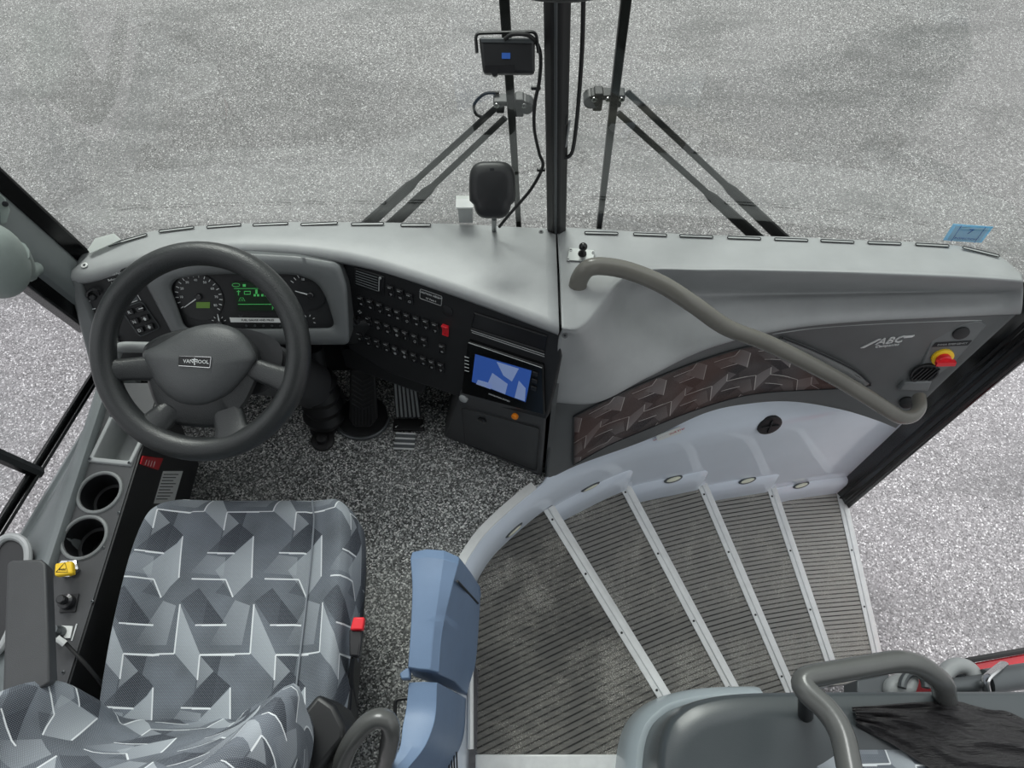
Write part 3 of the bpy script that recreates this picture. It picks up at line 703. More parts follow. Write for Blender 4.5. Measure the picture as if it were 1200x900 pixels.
def rocker(u, v, m='black_soft', mark=None, hi=.3):
    global rk0
    c = cpt(u, v, 0); w_, h_ = .0175, .034
    prof = [(-h_/2, 0), (-h_/2, .0045), (-h_/4, .0035), (0, .004), (h_/4, .0065), (h_/2-.003, .011), (h_/2, .010), (h_/2, 0)]
    sh = lambda sx: [c+cex*(sx*w_/2)+cey*(a-0)+cn*h for a, h in prof]
    o = G().grid([sh(-1), sh(1)], closed=True, cap=True).build('rocker_switch', m, cpan, bevel=.0012)
    g = G(); g.box(c+cey*(h_/2-.0035)+cn*.0115, (w_*.5, .0014, .001), CR)  # this bar paints the highlight along the rocker's top edge; symbols below are print
    k = mark if mark is not None else random.choice('omxitb')
    p = c-cey*.009+cn*.0048
    if k == 'o': g.tube([p+cex*.0032*math.cos(a)+cey*.0032*math.sin(a) for a in [2*PI*i/10 for i in range(10)]], .0007, 5, closed=True)
    elif k == 'x': g.box(p, (.007, .0014, .0006), CR @ Matrix.Rotation(.7, 3, 'Z')); g.box(p, (.007, .0014, .0006), CR @ Matrix.Rotation(-.7, 3, 'Z'))
    elif k == 'i': g.box(p, (.0015, .0075, .0006), CR); g.box(p+cey*.016+cn*.001, (.0018, .008, .0006), CR); g.box(p+cey*.0195+cn*.001, (.005, .0014, .0006), CR)
    elif k == 't': g.box(p, (.007, .0014, .0006), CR); g.box(p-cey*.003, (.0014, .004, .0006), CR)
    elif k == 'm': g.box(p, (.007, .0013, .0006), CR); g.box(p-cey*.003, (.007, .0013, .0006), CR)
    elif k == 's': g.lathe([(.0042, 0), (.0042, .0006)], p, cn, seg=10, capb=True); g.lathe([(.0042, 0), (.0042, .0006)], p+cey*.0165+cn*.002, cn, seg=10, capb=True)
    elif k == 'b': g.box(p, (.006, .004, .0006), CR)
    g.build('switch_mark_glint', 'dim_print_glint' if m == 'black_soft' else 'red_tag', cpan)
for u, v, k in ((459, 340, 't'), (470, 344, 'm'), (481, 349, 'o')): rocker(u, v, mark=k)
r2 = [(424, 352), (435, 356), (446, 360), (457, 365), (467, 368), (478, 372), (489, 375.5), (500, 379), (511, 383)]
for (u, v), k in zip(r2, 'bbtbmobtt'): rocker(u, v, mark=k)
rocker(522.5, 386.5, m='red', mark='b')
for (u, v), k in zip([(444, 380), (455, 384), (466, 388.5), (476, 392), (487, 396), (498, 400)], 'omsiot'): rocker(u, v, mark=k)
rocker(433, 375.5, mark='t'); G().lathe([(.012, 0), (.012, .006), (.008, .007), (.008, .016), (.006, .018)], cpt(421.5, 374, 0), cn, capb=True, seg=18).build('rotary_knob', 'black_soft', cpan)
g = G(); [g.box(cpt(421.5, 365.5, .002)+cex*.004*a+cey*.004*b_, (.003, .003, .0006), CR) for a, b_ in ((1, 0), (-1, 0), (0, 1), (0, -1))]; g.build('fan_mark', 'wprint', cpan)
for (u, v), k in zip([(422, 393), (432.5, 398.5), (443, 402), (454, 405.5), (464, 410), (475, 414), (486, 418), (497, 422), (507, 426)], 'bbxmsstbm'): rocker(u, v, mark=k)
rocker(519, 408, mark='b'); rocker(517.5, 429.5, mark='t')
lb = [cpt(492.5, 338.5, .002), cpt(518, 347.5, .002), cpt(517, 358.5, .002), cpt(492, 349.5, .002)]
G().tube(fillet([lb[0].lerp(lb[1], .5), lb[1], lb[2], lb[3], lb[0], lb[0].lerp(lb[1], .5)], .004), .0009, 5).build('caution_border', 'grey_light', cpan)
g = G(); g.text('CAUTION: HEIGHT', cpt(505, 346, .002), cex, cey, .0072); g.text("12' Feet 6", cpt(505, 351.3, .002), cex, cey, .0072); g.build('caution_writing', 'wprint', cpan)
G().lathe([(.014, 0), (.014, .002), (.011, .003)], cpt(524.5, 364, 0), cn, capb=True, seg=24).build('blanking_plug', 'panel_black', cpan)
# storage slot above the radio
q = [(556, 367), (641, 394), (638, 412), (552, 384.5)]
G().prism([cpt(u, v, .001) for u, v in q], -cn*.002).build('storage_slot', 'black_soft', cpan)
pk = [cpt(u, v, .003) for u, v in q]; G().tube(pk+[pk[0]], .002, 6).build('slot_rim', 'black', cpan)
g = G(); g.tube([cpt(552, 387, .003), cpt(638, 415.5, .003)], .0011, 5); g.tube([cpt(553, 389.5, .003), cpt(638, 418, .003)], .0011, 5); g.build('slot_trim_line', 'grey_light', cpan)
# body below the switch panel
Pk = [V((-.135, .905, .40)), V((.086, .832, .44)), V((.091, .838, 0)), V((-.217, .976, 0))]
G().grid([[Pk[0]-cn*.0, Pk[1]], [Pk[3], Pk[2]]]).prism([Pk[0], Pk[1], Pk[2], Pk[3]], V((.02, .18, 0))).build('lower_cover', 'console', D, bevel=.008)
pl_ = plane3(Pk[0], Pk[1], Pk[2])
lw = [U(u, v, pl=pl_, off=.002) for u, v in ((541, 478), (632, 502), (628, 552), (545, 520))]; G().tube(fillet([lw[0].lerp(lw[1], .5)]+lw[1:]+[lw[0], lw[0].lerp(lw[1], .5)], .012), .0018, 6).build('cover_groove', 'black', D)
G().lathe([(.012, 0), (.012, .004), (.008, .006)], U(565, 492, pl=pl_), pl_[1], capb=True, seg=18).build('cover_lock', 'black_soft', D)
# dark underside box, put in to block light, and bulkhead of the footwell
G().prism([V((-1.09, 1.04, .40)), V((-.36, 1.06, .40)), V((-.36, 1.27, .40)), V((-1.09, 1.23, .40))], (0, 0, .10)).build('underside', 'panel_black', D, bevel=.01)
G().prism([V((-1.1, 1.2, 0)), V((.1, 1.24, 0)), V((.1, 1.28, 0)), V((-1.1, 1.24, 0))], (0, 0, .42)).build('bulkhead', 'panel_black', D)
q = [(398, 408), (410, 408), (500, 450), (495, 462), (405, 430)]
G().prism([U(u, v, pl=CP, off=-.03) for u, v in q], V((.0, .05, -.06))).build('switch_housing', 'panel_black', D, bevel=.006)

# radio -----------------------------------------------------------------------
Rr = thing('radio', 'black navigation radio with blue map screen in the dashboard', 'radio', cpt(590, 440))
q = [(548, 400), (635, 430), (632, 452), (639, 480), (637, 486), (541, 460), (545, 440)]
G().prism([cpt(u, v, .012) for u, v in [(548, 400), (636, 429), (638, 487), (540, 461)]], -cn*.016).build('faceplate', 'gloss_black', Rr, bevel=.003)
scr = G().prism([cpt(u, v, .0125) for u, v in ((557, 415), (623, 434.5), (616, 471), (553, 447))], cn*.001).build('screen', 'screen', Rr)
g = G()
for qd in ([(582, 424), (608, 432), (600, 447), (590, 440)], [(577, 437), (595, 450), (592, 462), (570, 453)], [(608, 446), (616, 455), (615, 470), (603, 466)], [(560, 445), (577, 450), (575, 456), (558, 450)]):
    g.prism([cpt(u, v, .0137) for u, v in qd], cn*.0004)
g.build('screen_map', 'screen_white', scr)
g = G(); g.text('NAVIGATION SYSTEM', cpt(585, 466, .013), cex, cey, .006); g.build('faceplate_writing', 'wprint', Rr); G().tube([cpt(549, 401.5, .0125), cpt(635, 431, .0125)], .0008, 5).build('faceplate_line', 'wprint', Rr); g = G()
for k in range(5): g.tube([cpt(544.5+k*-.0, 418+k*4, .013), cpt(549.5, 419.5+k*4, .013)], .0009, 5)
g.build('faceplate_marks', 'wprint', Rr)
for k in range(3): G().box(cpt(627-k*.8, 438+k*8.5, .014), (.014, .012, .004), CR).build('radio_button', 'black_soft', Rr, bevel=.001)
G().lathe([(.012, 0), (.012, .01), (.009, .012)], cpt(544.5, 465, .004), cn, capb=True, seg=22).build('volume_knob', 'grey_light', Rr)
G().lathe([(.009, 0), (.009, .007), (.006, .009)], cpt(604, 487, .002), cn, capb=True, seg=20).build('orange_knob', 'orange', Rr, label='round orange knob')

# ================================================================== STEERING
WC = V((-.645, .794, .778)); wn = V((0, -math.sin(math.radians(32)), math.cos(math.radians(32)))); WPn = (WC, wn)
wx, wy, WR = frame(wn)
def wpt(u, v, off=0): return U(u, v, pl=WPn, off=off)
W = thing('steering_wheel', 'big dark four spoke steering wheel in front of the gauges', 'steering wheel', WC)
G().tube([WC+(wx*math.cos(t)+wy*math.sin(t))*.203 for t in [2*PI*k/72 for k in range(72)]], .0272, 20, closed=True, up=wn, flat=.92).build('rim', 'wheel', W, ang=80)
pad = [(167, 414), (184, 404), (211, 389), (235, 381), (261, 380), (285, 391), (301, 416), (297, 428), (289, 440), (270, 461), (250, 472), (229, 476), (206, 471), (188, 457), (175, 436)]
def scaled(pts, k, off, c=(236, 428)): return crom([wpt(c[0]+(u-c[0])*k, c[1]+(v-c[1])*k, off) for u, v in pts], 60, closed=True)
G().grid([scaled(pad, .9, -.05), scaled(pad, .99, -.03), scaled(pad, 1.0, -.012), scaled(pad, .97, .0), scaled(pad, .9, .008), scaled(pad, .7, .018), scaled(pad, .4, .024), scaled(pad, .1, .026), scaled(pad, .001, .026)], closed=True).build('centre_pad', 'hub', W, ang=70)
body = [(172, 425), (170, 405), (205, 388), (265, 384), (300, 405), (306, 430), (298, 455), (284, 480), (262, 500), (205, 497), (186, 480), (174, 452)]
G().grid([scaled(body, .7, -.08), scaled(body, .98, -.04), scaled(body, 1.0, -.018), scaled(body, .94, -.006), scaled(body, .5, -.002), scaled(body, .01, -.002)], closed=True).build('hub', 'wheel', W, ang=60)
def spoke(q, name='spoke'):
    a = [wpt(*p) for p in q]  # hub side 0,3 ; rim side 1,2
    rows = []
    for t, dz, th in ((0, -.018, .030), (.3, -.012, .028), (.6, -.006, .028), (.85, -.001, .034), (1.0, .0, .04)):
        p, r = a[0].lerp(a[1], t), a[3].lerp(a[2], t); c = p.lerp(r, .5); h = (p-r)*.5*(1+.25*max(0, t-.7)/.3)
        rows.append([c+h*math.cos(k*2*PI/14)+wn*(dz+th/2*math.copysign(abs(math.sin(k*2*PI/14))**.7, math.sin(k*2*PI/14))) for k in range(14)])
    G().grid(rows, closed=True, cap=True).build(name, 'wheel', W, ang=70)
spoke([(180, 416), (118, 423), (126, 446), (184, 447)]); spoke([(295, 419), (345, 434), (333, 460), (283, 442)])
spoke([(186, 470), (152, 498), (185, 520), (212, 484)]); spoke([(244, 486), (255, 518), (294, 508), (280, 474)])
g = G(); bq = [wpt(210.5, 417, .025), wpt(248, 418.5, .025), wpt(246.5, 431, .025), wpt(209.5, 428.5, .025)]
bd = g.prism(bq, wn*.002).build('badge', 'gloss_black', W, bevel=.0008)
G().tube(fillet([p+wn*.0022 for p in (bq[0].lerp(bq[1], .5), bq[1], bq[2], bq[3], bq[0], bq[0].lerp(bq[1], .5))], .002), .0009, 5).build('badge_border', 'chrome', bd)
bx = (bq[1]-bq[0]).normalized(); by = wn.cross(bx); bc = sum(bq, V((0, 0, 0)))/4+wn*.0022
g = G(); g.text('VAN', bc-bx*.0125, bx, by, .0105); g.text('HOOL', bc+bx*.014, bx, by, .0105); g.box(bc, (.002, .014, .0006), Matrix((bx, by, wn)).transposed()); g.box(bc+by*.004, (.012, .0018, .0006), Matrix((bx, by, wn)).transposed())
g.build('badge_writing', 'wprint', bd)
SC = thing('steering_shroud', 'dark plastic steering column shroud behind the wheel, with silver and black stalks', 'steering shroud', (-.6, 1.0, 0))
sh = [(195, 392), (240, 384), (285, 385), (318, 395), (331, 412), (325, 440), (300, 462), (210, 462), (190, 430)]
G().grid([crom([wpt(u, v, o) for u, v in sh], 40, closed=True) for o in (-.045, -.05)]+[crom([wpt(u*.9+25, v*.9+42, -.16) for u, v in sh], 40, closed=True), crom([V((-.60+.07*math.cos(a), 1.04+.07*math.sin(a), .25)) for a in [2.4-2*PI*k/9 for k in range(9)]], 40, closed=True), crom([V((-.60+.06*math.cos(a), 1.1+.06*math.sin(a), .0)) for a in [2.4-2*PI*k/9 for k in range(9)]], 40, closed=True)], closed=True, cap=True).build('shroud', 'console', SC, ang=60)
G().tube(crom([wpt(200, 408, -.07), wpt(165, 407, -.06), wpt(140, 408, -.06), wpt(138, 420, -.06)], 14), [.012]*10+[.011, .01, .008, .006], 12).build('indicator_stalk', 'grey_light', SC, label='silver grey indicator stalk')
for r in (0, 1): G().tube(crom([wpt(312+r*6, 408, -.07), wpt(326+r*5, 416, -.08), wpt(326+r*5, 434, -.08), wpt(314+r*5, 446, -.08)], 14), .008, 10).build('stalk', 'black', SC)

# ================================================================== PEDALS
P = thing('brake_pedal', 'wide black brake pedal with ribbed rubber pad', 'pedal', U(425, 500, z=0))
q = [(410, 434), (440, 434), (441, 470), (442, 492), (434, 501), (416, 501), (409, 492), (409, 470)]
BPl = plane3(U(410, 432, z=.27), U(440, 432, z=.27), U(425, 502, z=.05)); bn_ = BPl[1]; bex, bey, BR_ = frame(bn_)
G().prism([U(u, v, pl=BPl) for u, v in q], -bn_*.02).build('pad', 'rubber', P, bevel=.005)
g = G()
for k in range(7): 
    u = 413.5+k*3.8; g.tube([U(u, 477, pl=BPl, off=.001), U(u, 498, pl=BPl, off=.001)], .002, 6)
for k in range(7):
    v = 440+k*5.5; g.tube([U(413, v, pl=BPl, off=.001), U(425, v+7, pl=BPl, off=.001), U(437, v, pl=BPl, off=.001)], .0018, 6)
g.build('pad_ribs', 'panel_black', P)
c0 = U(425, 490, z=.004)
G().tube([c0+V((.085*math.cos(a), .075*math.sin(a), .006)) for a in [PI+PI*k/20 for k in range(21)]], .006, 8).build('base_ring', 'steel_dark', P)
G().lathe([(.08, 0), (.08, .004)], c0, (0, 0, 1), capb=True, seg=30).build('base_plate', 'panel_black', P)
P = thing('accelerator_pedal', 'ribbed grey accelerator pedal beside the brake pedal', 'pedal', U(478, 500, z=0))
APl = plane3(U(460, 441, z=.27), U(487, 441, z=.27), U(478, 494, z=.06)); an_ = APl[1]
G().prism([U(u, v, pl=APl) for u, v in ((460, 440), (487, 448), (494, 490), (463.5, 491))], -an_*.014).build('pad', 'panel_black', P, bevel=.003)
g = G()
for k in range(6): g.tube([U(462.5+k*4.6, 441+k*1.4, pl=APl, off=.001), U(466+k*4.9, 488, pl=APl, off=.001)], .0035, 8)
g.build('pad_ribs', 'ring_grey', P)
G().prism([U(u, v, z=.012) for u, v in ((462, 492), (496, 492), (498, 506), (460, 506))], (0, 0, .01)).build('heel_bracket', 'rubber', P, bevel=.004)
for u in (464, 494): screw(P, U(u, 499, z=.022), r=.006, m='chrome')
hp = [U(464, 507.5, z=.03), U(487, 508.5, z=.03), U(485.5, 526.5, z=.012), U(461, 525.5, z=.012)]
G().prism(hp, (0, 0, -.008)).build('heel_plate', 'steel_dark', P, bevel=.002)
g = G()
for k in range(4): g.tube([hp[0].lerp(hp[3], k/3)+V((0, 0, .001)), hp[1].lerp(hp[2], k/3)+V((0, 0, .001))], .003, 8)
g.build('heel_plate_ribs', 'alu', P)
P = thing('foot_switch', 'small round black foot switch on the speckled floor', 'switch', U(379, 516, z=0))
G().lathe([(.036, 0), (.036, .012), (.03, .016), (.02, .016), (.016, .028), (.01, .03)], U(379, 517, z=0), capb=True, seg=26).build('button', 'rubber', P)
G().prism([U(u, v, z=.004) for u, v in ((363, 494), (395, 494), (394, 506), (384, 528), (374, 528), (364, 506))], (0, 0, .008)).build('plate', 'panel_black', P, bevel=.003)
for u in (367.5, 390.5): screw(P, U(u, 499, z=.012), r=.006, m='chrome')
P = thing('steering_joint', 'black ribbed rubber boot on the steering shaft by the pedals', 'boot', U(380, 490, z=0))
ax0, ax1 = U(381, 490, z=.03), U(372, 440, z=.22)
rows = []; G().lathe([(.062-.015*t/8+(.006 if i % 2 else -.003), (ax1-ax0).length*t/8) for i, t in enumerate(range(9))], ax0, ax1-ax0, capa=True, capb=True, seg=24).build('bellows', 'rubber', P)
G().tube([ax1, ax1+(ax1-ax0).normalized()*.12], .03, 14).build('shaft', 'panel_black', P)

# ================================================================== ENTRANCE-SIDE DASHBOARD
from mathutils.bvhtree import BVHTree
E = thing('entrance_dash_panel', 'pale grey moulded dashboard cover over the stairs with fabric inlay below', 'dashboard panel', (.7, 1.1, 0))
R = [
 [(653, 270.5, .62), (700, 272.5, .62), (760, 274.5, .62), (830, 277, .62), (920, 279.5, .62), (1010, 283, .62), (1100, 287, .62), (1165, 299, .62), (1197, 322, .62)],
 [(653, 271, .64), (700, 273, .64), (760, 275, .64), (830, 278, .64), (920, 280, .64), (1010, 284, .64), (1100, 288, .64), (1165, 300, .64), (1197, 323, .64)],
 [(656, 330, .684), (692, 325, .68), (745, 299, .66), (830, 299, .658), (920, 301, .658), (1010, 303, .657), (1100, 306, .656), (1165, 313, .655), (1197.5, 326, .65)],
 [(658, 379, .72), (684, 372, .70), (738, 318, .672), (830, 314, .668), (920, 315, .667), (1010, 317, .667), (1100, 320, .666), (1165, 324, .664), (1198, 328, .655)],
 [(659, 386, .712), (687, 382, .69), (741, 324, .66), (830, 320, .655), (920, 321, .653), (1010, 323, .653), (1100, 326, .652), (1165, 329, .65), (1198.5, 331, .645)],
 [(655, 396, .68), (694, 396, .64), (746, 342, .575), (830, 341, .535), (920, 341, .522), (1010, 340, .52), (1100, 339, .525), (1165, 339, .54), (1199, 336, .59)],
 [(652, 425, .59), (700, 425, .56), (754, 386, .54), (830, 362, .52), (920, 353, .513), (1010, 350, .51), (1100, 347, .512), (1165, 346, .523), (1199, 345, .56)],
 [(648, 455, .49), (700, 455, .49), (758, 424, .492), (830, 394, .498), (920, 375, .50), (1010, 367, .50), (1100, 363, .50), (1165, 361, .505), (1198, 358, .53)],
 [(647, 470, .44), (700, 470, .45), (760, 440, .465), (830, 407, .478), (920, 385, .484), (1010, 375.5, .486), (1100, 371, .486), (1165, 368, .486), (1196, 367, .50)],
]
R3 = [[U(*q[:2], z=q[2]) for q in r] for r in R]
R3.append([p+V((0, .012, -.012)) for p in R3[-1]])
R3.append([p+V((0, .03, -.012)) for p in R3[-2]])
G().grid(patch(R3, 90, 70)).build('cover', 'dash', E, solid=.004, ang=70)
low = [[p+V((0, .008, -.006)) for p in R3[8]]]
bot = [U(*q[:2], z=q[2]) for q in [(640, 562, .0), (680, 543, .03), (757, 515, .08), (827, 483, .1), (880, 472, .1), (930, 470, .1), (985, 479, .09), (1025, 491, .075), (1050, 501, .06)]]
low.append([p.lerp(q, .5)+V((0, .004, 0)) for p, q in zip(low[0], bot)]); low.append(bot); low.append([p+V((0, .03, -.004)) for p in bot])
lowg = patch(low[:3], 90, 40)+[[p+V((0, .004, -.004)) for p in crom(bot, 90)], crom(low[3], 90)]
lp_o = G().grid(lowg).build('lower_panel', 'dash_dark', E, solid=.004, ang=60)
flat = [p for r in lowg[:40] for p in r]
bvh = BVHTree.FromPolygons(flat, [(j*90+i, j*90+i+1, (j+1)*90+i+1, (j+1)*90+i) for j in range(39) for i in range(89)])
def hit(u, v, off=.004):
    d = (U(u, v, s=1)-EYE).normalized(); p, n, _, _ = bvh.ray_cast(EYE, d)
    if p is None:
        p, n, _, _ = bvh.find_nearest(U(u, v, y=1.03))
    if n.dot(d) > 0: n = -n
    return p+n*off, n
# left end wall of the entrance cover that faces the driver's switch panel
G().prism([V((.1, .85, .44)), V((.1, .85, .0)), V((.1, 1.2, 0)), V((.1, 1.2, .6)), V((.113, .93, .70))], (.012, 0, 0)).build('end_wall', 'dash_dark', E, flat=True)
ptop = [(672, 486), (715, 464), (757, 445.5), (810, 424.5), (862, 408), (900, 402), (940, 408), (985, 428), (1019, 447)]
pbot = [(671, 543), (712, 520), (757, 501), (810, 480), (862, 464), (900, 458), (940, 455.5), (985, 453.5), (1020, 450)]
tp = [q.xy for q in crom([(u, v, 0) for u, v in ptop], 60)]; bp = [q.xy for q in crom([(u, v, 0) for u, v in pbot], 60)]
rr, uu = [], []
cum = 0; prev = None
for i in range(60):
    m_ = hit(*(tp[i].lerp(bp[i], .5)))[0]
    if prev is not None: cum += (m_-prev).length
    prev = m_; col = [hit(*(tp[i].lerp(bp[i], t)), .005)[0] for t in [k/9 for k in range(10)]]
    h = 0; us = []
    for k, p in enumerate(col):
        if k: h += (p-col[k-1]).length
        us.append((cum, -h))
    rr.append(col); uu.append(us)
G().gridc(rr, uu).build('fabric_inlay', 'inlay', E, solid=.002, label='patterned fabric inlay')
ol = [hit(*p, .006)[0] for p in tp]+[hit(*p, .006)[0] for p in bp[::-1]]
G().tube(ol+[ol[0]], .0022, 6).build('inlay_edge', 'black', E)
g = G(); s_ = [hit(u, v, .007)[0] for u, v in ((600+315, 392), (955, 408), (1000, 430), (1019, 446))]; e_ = [hit(u, v, .007)[0] for u, v in ((912, 397), (950, 415), (992, 437), (1014, 450))]
g.grid([crom(s_, 16), crom(e_, 16)]).build('net_pocket', 'ring_grey', E, solid=.003)
G().tube(crom([p+V((0, -.004, 0)) for p in s_], 16), .003, 6).build('pocket_hem', 'ink', E)
g = G(); a = [hit(u, v, .002)[0] for u, v in ((880, 400), (920, 386.5), (980, 379.5), (1050, 375.5), (1120, 373.5), (1165, 373))]
# groove line under the rolled edge
G().tube(crom([hit(u, v, .001)[0] for u, v in ((905, 391), (960, 383.5), (1020, 379.5), (1090, 376.5), (1150, 375))], 24), .0018, 6).build('seam_line', 'grey_light', E)
for a in [(685, 274, 724, 275), (742, 275.5, 781, 277), (796, 277.5, 835, 279), (852, 279.5, 891, 281), (907, 281.5, 946, 283), (961, 283.2, 1000, 285), (1016, 285.5, 1055, 287), (1072, 287.5, 1111, 289.5)]:
    slot(E, *a, z=.644)
slot(E, 1127, 291, 1170, 301.5, .646)
screw(E, U(662, 393, z=.695), (0, -.6, .8), r=.007, m='dash_dark')
# chrome lettering on the dark panel
p, n = hit(1040, 400, .002); ex = (hit(1074, 397, .002)[0]-hit(1010, 404, .002)[0]).normalized(); ey = n.cross(ex).normalized(); ez = ex.cross(ey)
g = G(); RR = Matrix((ex, ey, ez)).transposed()
sh_ = ex*.35+ey
g.text('ABC', p+ex*.006+ey*.006, ex, sh_, .036, .003)
g.prism([p-ex*.07-ey*.012, p-ex*.06-ey*.012, p-ex*.022+ey*.018, p-ex*.03+ey*.018], ez*.003); g.prism([p+ex*.038+ey*.012, p+ex*.06+ey*.012, p+ex*.065+ey*.018, p+ex*.04+ey*.018], ez*.003)
g.text('Companies', p+ex*.002-ey*.015, ex, sh_, .014, .002)
g.build('emblem', 'emblem', E, label='chrome lettered emblem')
# control plate by the door
q = [(1093, 394), (1102, 385), (1149, 376), (1157, 381), (1103, 444), (1072, 448)]
pc, ncn = hit(1108, 412); CPl = (pc, ncn)
kp = lambda u, v, off=0: U(u, v, pl=CPl, off=off)
ctl = G().prism([kp(u, v, .003) for u, v in q], -ncn*.02).build('control_plate', 'bezel', E, bevel=.004)
kx, ky, KR = frame(ncn)
G().lathe([(.021, 0), (.021, .004), (.017, .005)], kp(1126, 390, .003), ncn, capb=True, seg=24).build('cover_cap', 'black', ctl)
wl = G().prism([kp(u, v, .004) for u, v in ((1092, 406.5), (1097, 401.5), (1139, 399), (1134, 404.5))], ncn*.001).build('warning_label', 'ink', ctl)
g = G(); e1_ = (kp(1130, 402)-kp(1100, 404)).normalized(); g.text('DOOR EMERGENCY', kp(1116, 403.2, .0055), e1_, ncn.cross(e1_), .0085); g.build('warning_writing', 'grey_light', ctl)
yc = kp(1104, 418, .003)
G().lathe([(.029, 0), (.029, .006), (.026, .008)], yc, ncn, capb=True, seg=30).build('yellow_ring', 'yellow', ctl)
g = G(); g.lathe([(.019, .008), (.019, .02), (.016, .023)], yc, ncn, capb=True, seg=24); g.box(yc+ncn*.026-kx*.0, (.05, .013, .014), KR @ Matrix.Rotation(.1, 3, 'Z')); g.build('red_turn_knob', 'red', ctl, label='red emergency turn knob')
vc = kp(1083, 437, .003)
G().lathe([(.03, .002), (.033, .006), (.037, .006), (.038, 0)], vc, ncn, capa=True, seg=30).build('air_outlet', 'black', ctl)
g = G(); [g.box(vc+ncn*.005+kx*k*.011, (.003, .05, .006), KR @ Matrix.Rotation(-.4, 3, 'Z')) for k in (-2, -1, 0, 1, 2)]; g.build('outlet_vanes', 'panel_black', ctl)
bx_, nb_ = hit(1069, 452, .0)
G().prism([kp(u, v, .012) for u, v in ((1060, 449), (1093, 447), (1088, 459), (1052, 458))], -ncn*.03).build('rail_bracket', 'bezel', E, bevel=.005)
G().lathe([(.02, .0), (.02, .01), (.012, .012)], hit(1062, 470, .001)[0], hit(1062, 470)[1], capb=True, seg=20).build('lower_plug', 'black', E)

# ball mount screwed to the top of the entrance cover
bmq = U(682, 300, z=.668); t = thing('ball_mount', 'chrome plate with black ball stud on the dashboard top', 'mount', bmq)
G().prism([U(u, v, z=.672) for u, v in ((667, 291), (697, 294), (695, 308), (664, 306))], (0, 0, .004)).build('plate', 'plate_metal', t, bevel=.001)
G().lathe([(.011, 0), (.01, .006), (.005, .012), (.004, .02)], bmq+V((0, 0, .006)), (0, 0, 1), seg=16).ell(bmq+V((0, 0, .034)), (.0105, .0105, .0105)).build('ball_stud', 'gloss_black', t)
for u, v in ((669, 293), (695, 296), (666, 304.5)): screw(t, U(u, v, z=.6765), r=.003, m='chrome')

# long handrail over the fabric inlay
H = thing('handrail', 'long grey brown handrail curving down from dashboard top to doorway', 'handrail', (.6, .95, .3))
hp_ = [U(677, 345, z=.665), U(678, 330, z=.70), U(687, 316, z=.735), U(703, 312, z=.74), U(735, 317, z=.735), U(775, 333, z=.72), U(813, 357, z=.685), U(852, 384, z=.62), U(901, 403, z=.555), U(967, 436, z=.45), U(1013, 463, z=.36), U(1046, 484, z=.29)]
hp2 = [U(1058, 489, z=.27), U(1070, 487, z=.262), U(1077, 478, z=.258), U(1077, 466, z=.25)]
G().tube(crom(hp_+hp2, 90), .0215, 18, flat=.85).build('rail', 'rail', H, ang=80)
G().lathe([(.03, -.004), (.031, .002), (.027, .006)], U(677, 346, z=.666), (0, -.3, 1), seg=20, capb=True).build('foot', 'rail', H)

# printed strip under the inlay
q = [bhit(wall_bv, u, v, .012)[0] for u, v in ((767, 507), (795, 496), (797, 503), (769, 514.5))]; nr = bhit(wall_bv, 783, 500)[1]
t = thing('warning_sticker', 'white warning strip with red print above the stairs', 'sticker', q[3])
G().prism(q, nr*.002).build('backing', 'white', t, flat=True)
g = G(); sx_ = (q[1]-q[0]).normalized(); nr = nr if nr.y < 0 else -nr; g.text('WATCH YOUR STEP', (q[0]+q[1]+q[2]+q[3])/4+nr*.003, sx_, nr.cross(sx_), .0115); g.build('print', 'red_tag', t)

# ================================================================== WINDSCREEN THINGS
def wsp(u, v, off): return U(u, v, pl=WP, off=off)
def wiper(label, blade, arms, hub, hose):
    t = thing('windscreen_wiper', label, 'wiper', wsp(*hub, .06), 'windscreen wipers outside the glass')
    a, b_ = wsp(*blade[0], .035), wsp(*blade[1], .035); m_ = a.lerp(b_, .5)
    bl = G().prism([a+V((-.010, 0, 0)), a+V((.010, 0, 0)), b_+V((.007, 0, 0)), b_+V((-.007, 0, 0))], (0, .02, 0)).build('blade', 'rubber', t, bevel=.003)
    G().tube([a+V((.004, .024, 0)), b_+V((0, .024, 0))], .005, 8).build('blade_spine', 'steel_dark', bl)
    for p, q in arms:
        p0, p1 = wsp(*p, .065), wsp(*q, .065)
        G().tube([p0, p0.lerp(p1, .55), p0.lerp(p1, .6), p1], [.0075, .0085, .014, .018], 10, flat=.55).build('arm', 'black', t)
    c = wsp(*hub, .06); s_ = 1 if arms[0][1][0] > hub[0] else -1
    g = G(); g.box(c, (.075, .03, .012)); g.box(c+V((-.02*s_, 0, -.012)), (.02, .03, .045)); g.box(c+V((.022*s_, 0, -.01)), (.018, .03, .03)); g.lathe([(.016, -.015), (.016, .015)], c+V((-.036*s_, 0, -.012)), (0, 1, 0), capa=True, capb=True)
    g.build('pivot_bracket', 'black', t, bevel=.003)
    for dx in (-.03, 0, .03): screw(t, c+V((dx, -.016, -.002)), (0, -1, 0), r=.006, m='chrome')
    if hose: G().tube(crom([wsp(*h, .07) for h in hose], 18), .0035, 7).build('washer_hose', 'rubber', t)
wiper('left windscreen wiper, arms slanting down to the left of the centre post', ((590, -12), (608, 268)), (((586, 122), (425, 268)), ((592, 138), (452, 270))), (598, 117), [(585, 109), (568, 110), (556, 122), (558, 134), (570, 138)])
wiper('right windscreen wiper, arms slanting down to the right of the centre post', ((736, -12), (702, 272)), (((735, 108), (920, 282)), ((724, 132), (893, 284))), (712, 110), None)
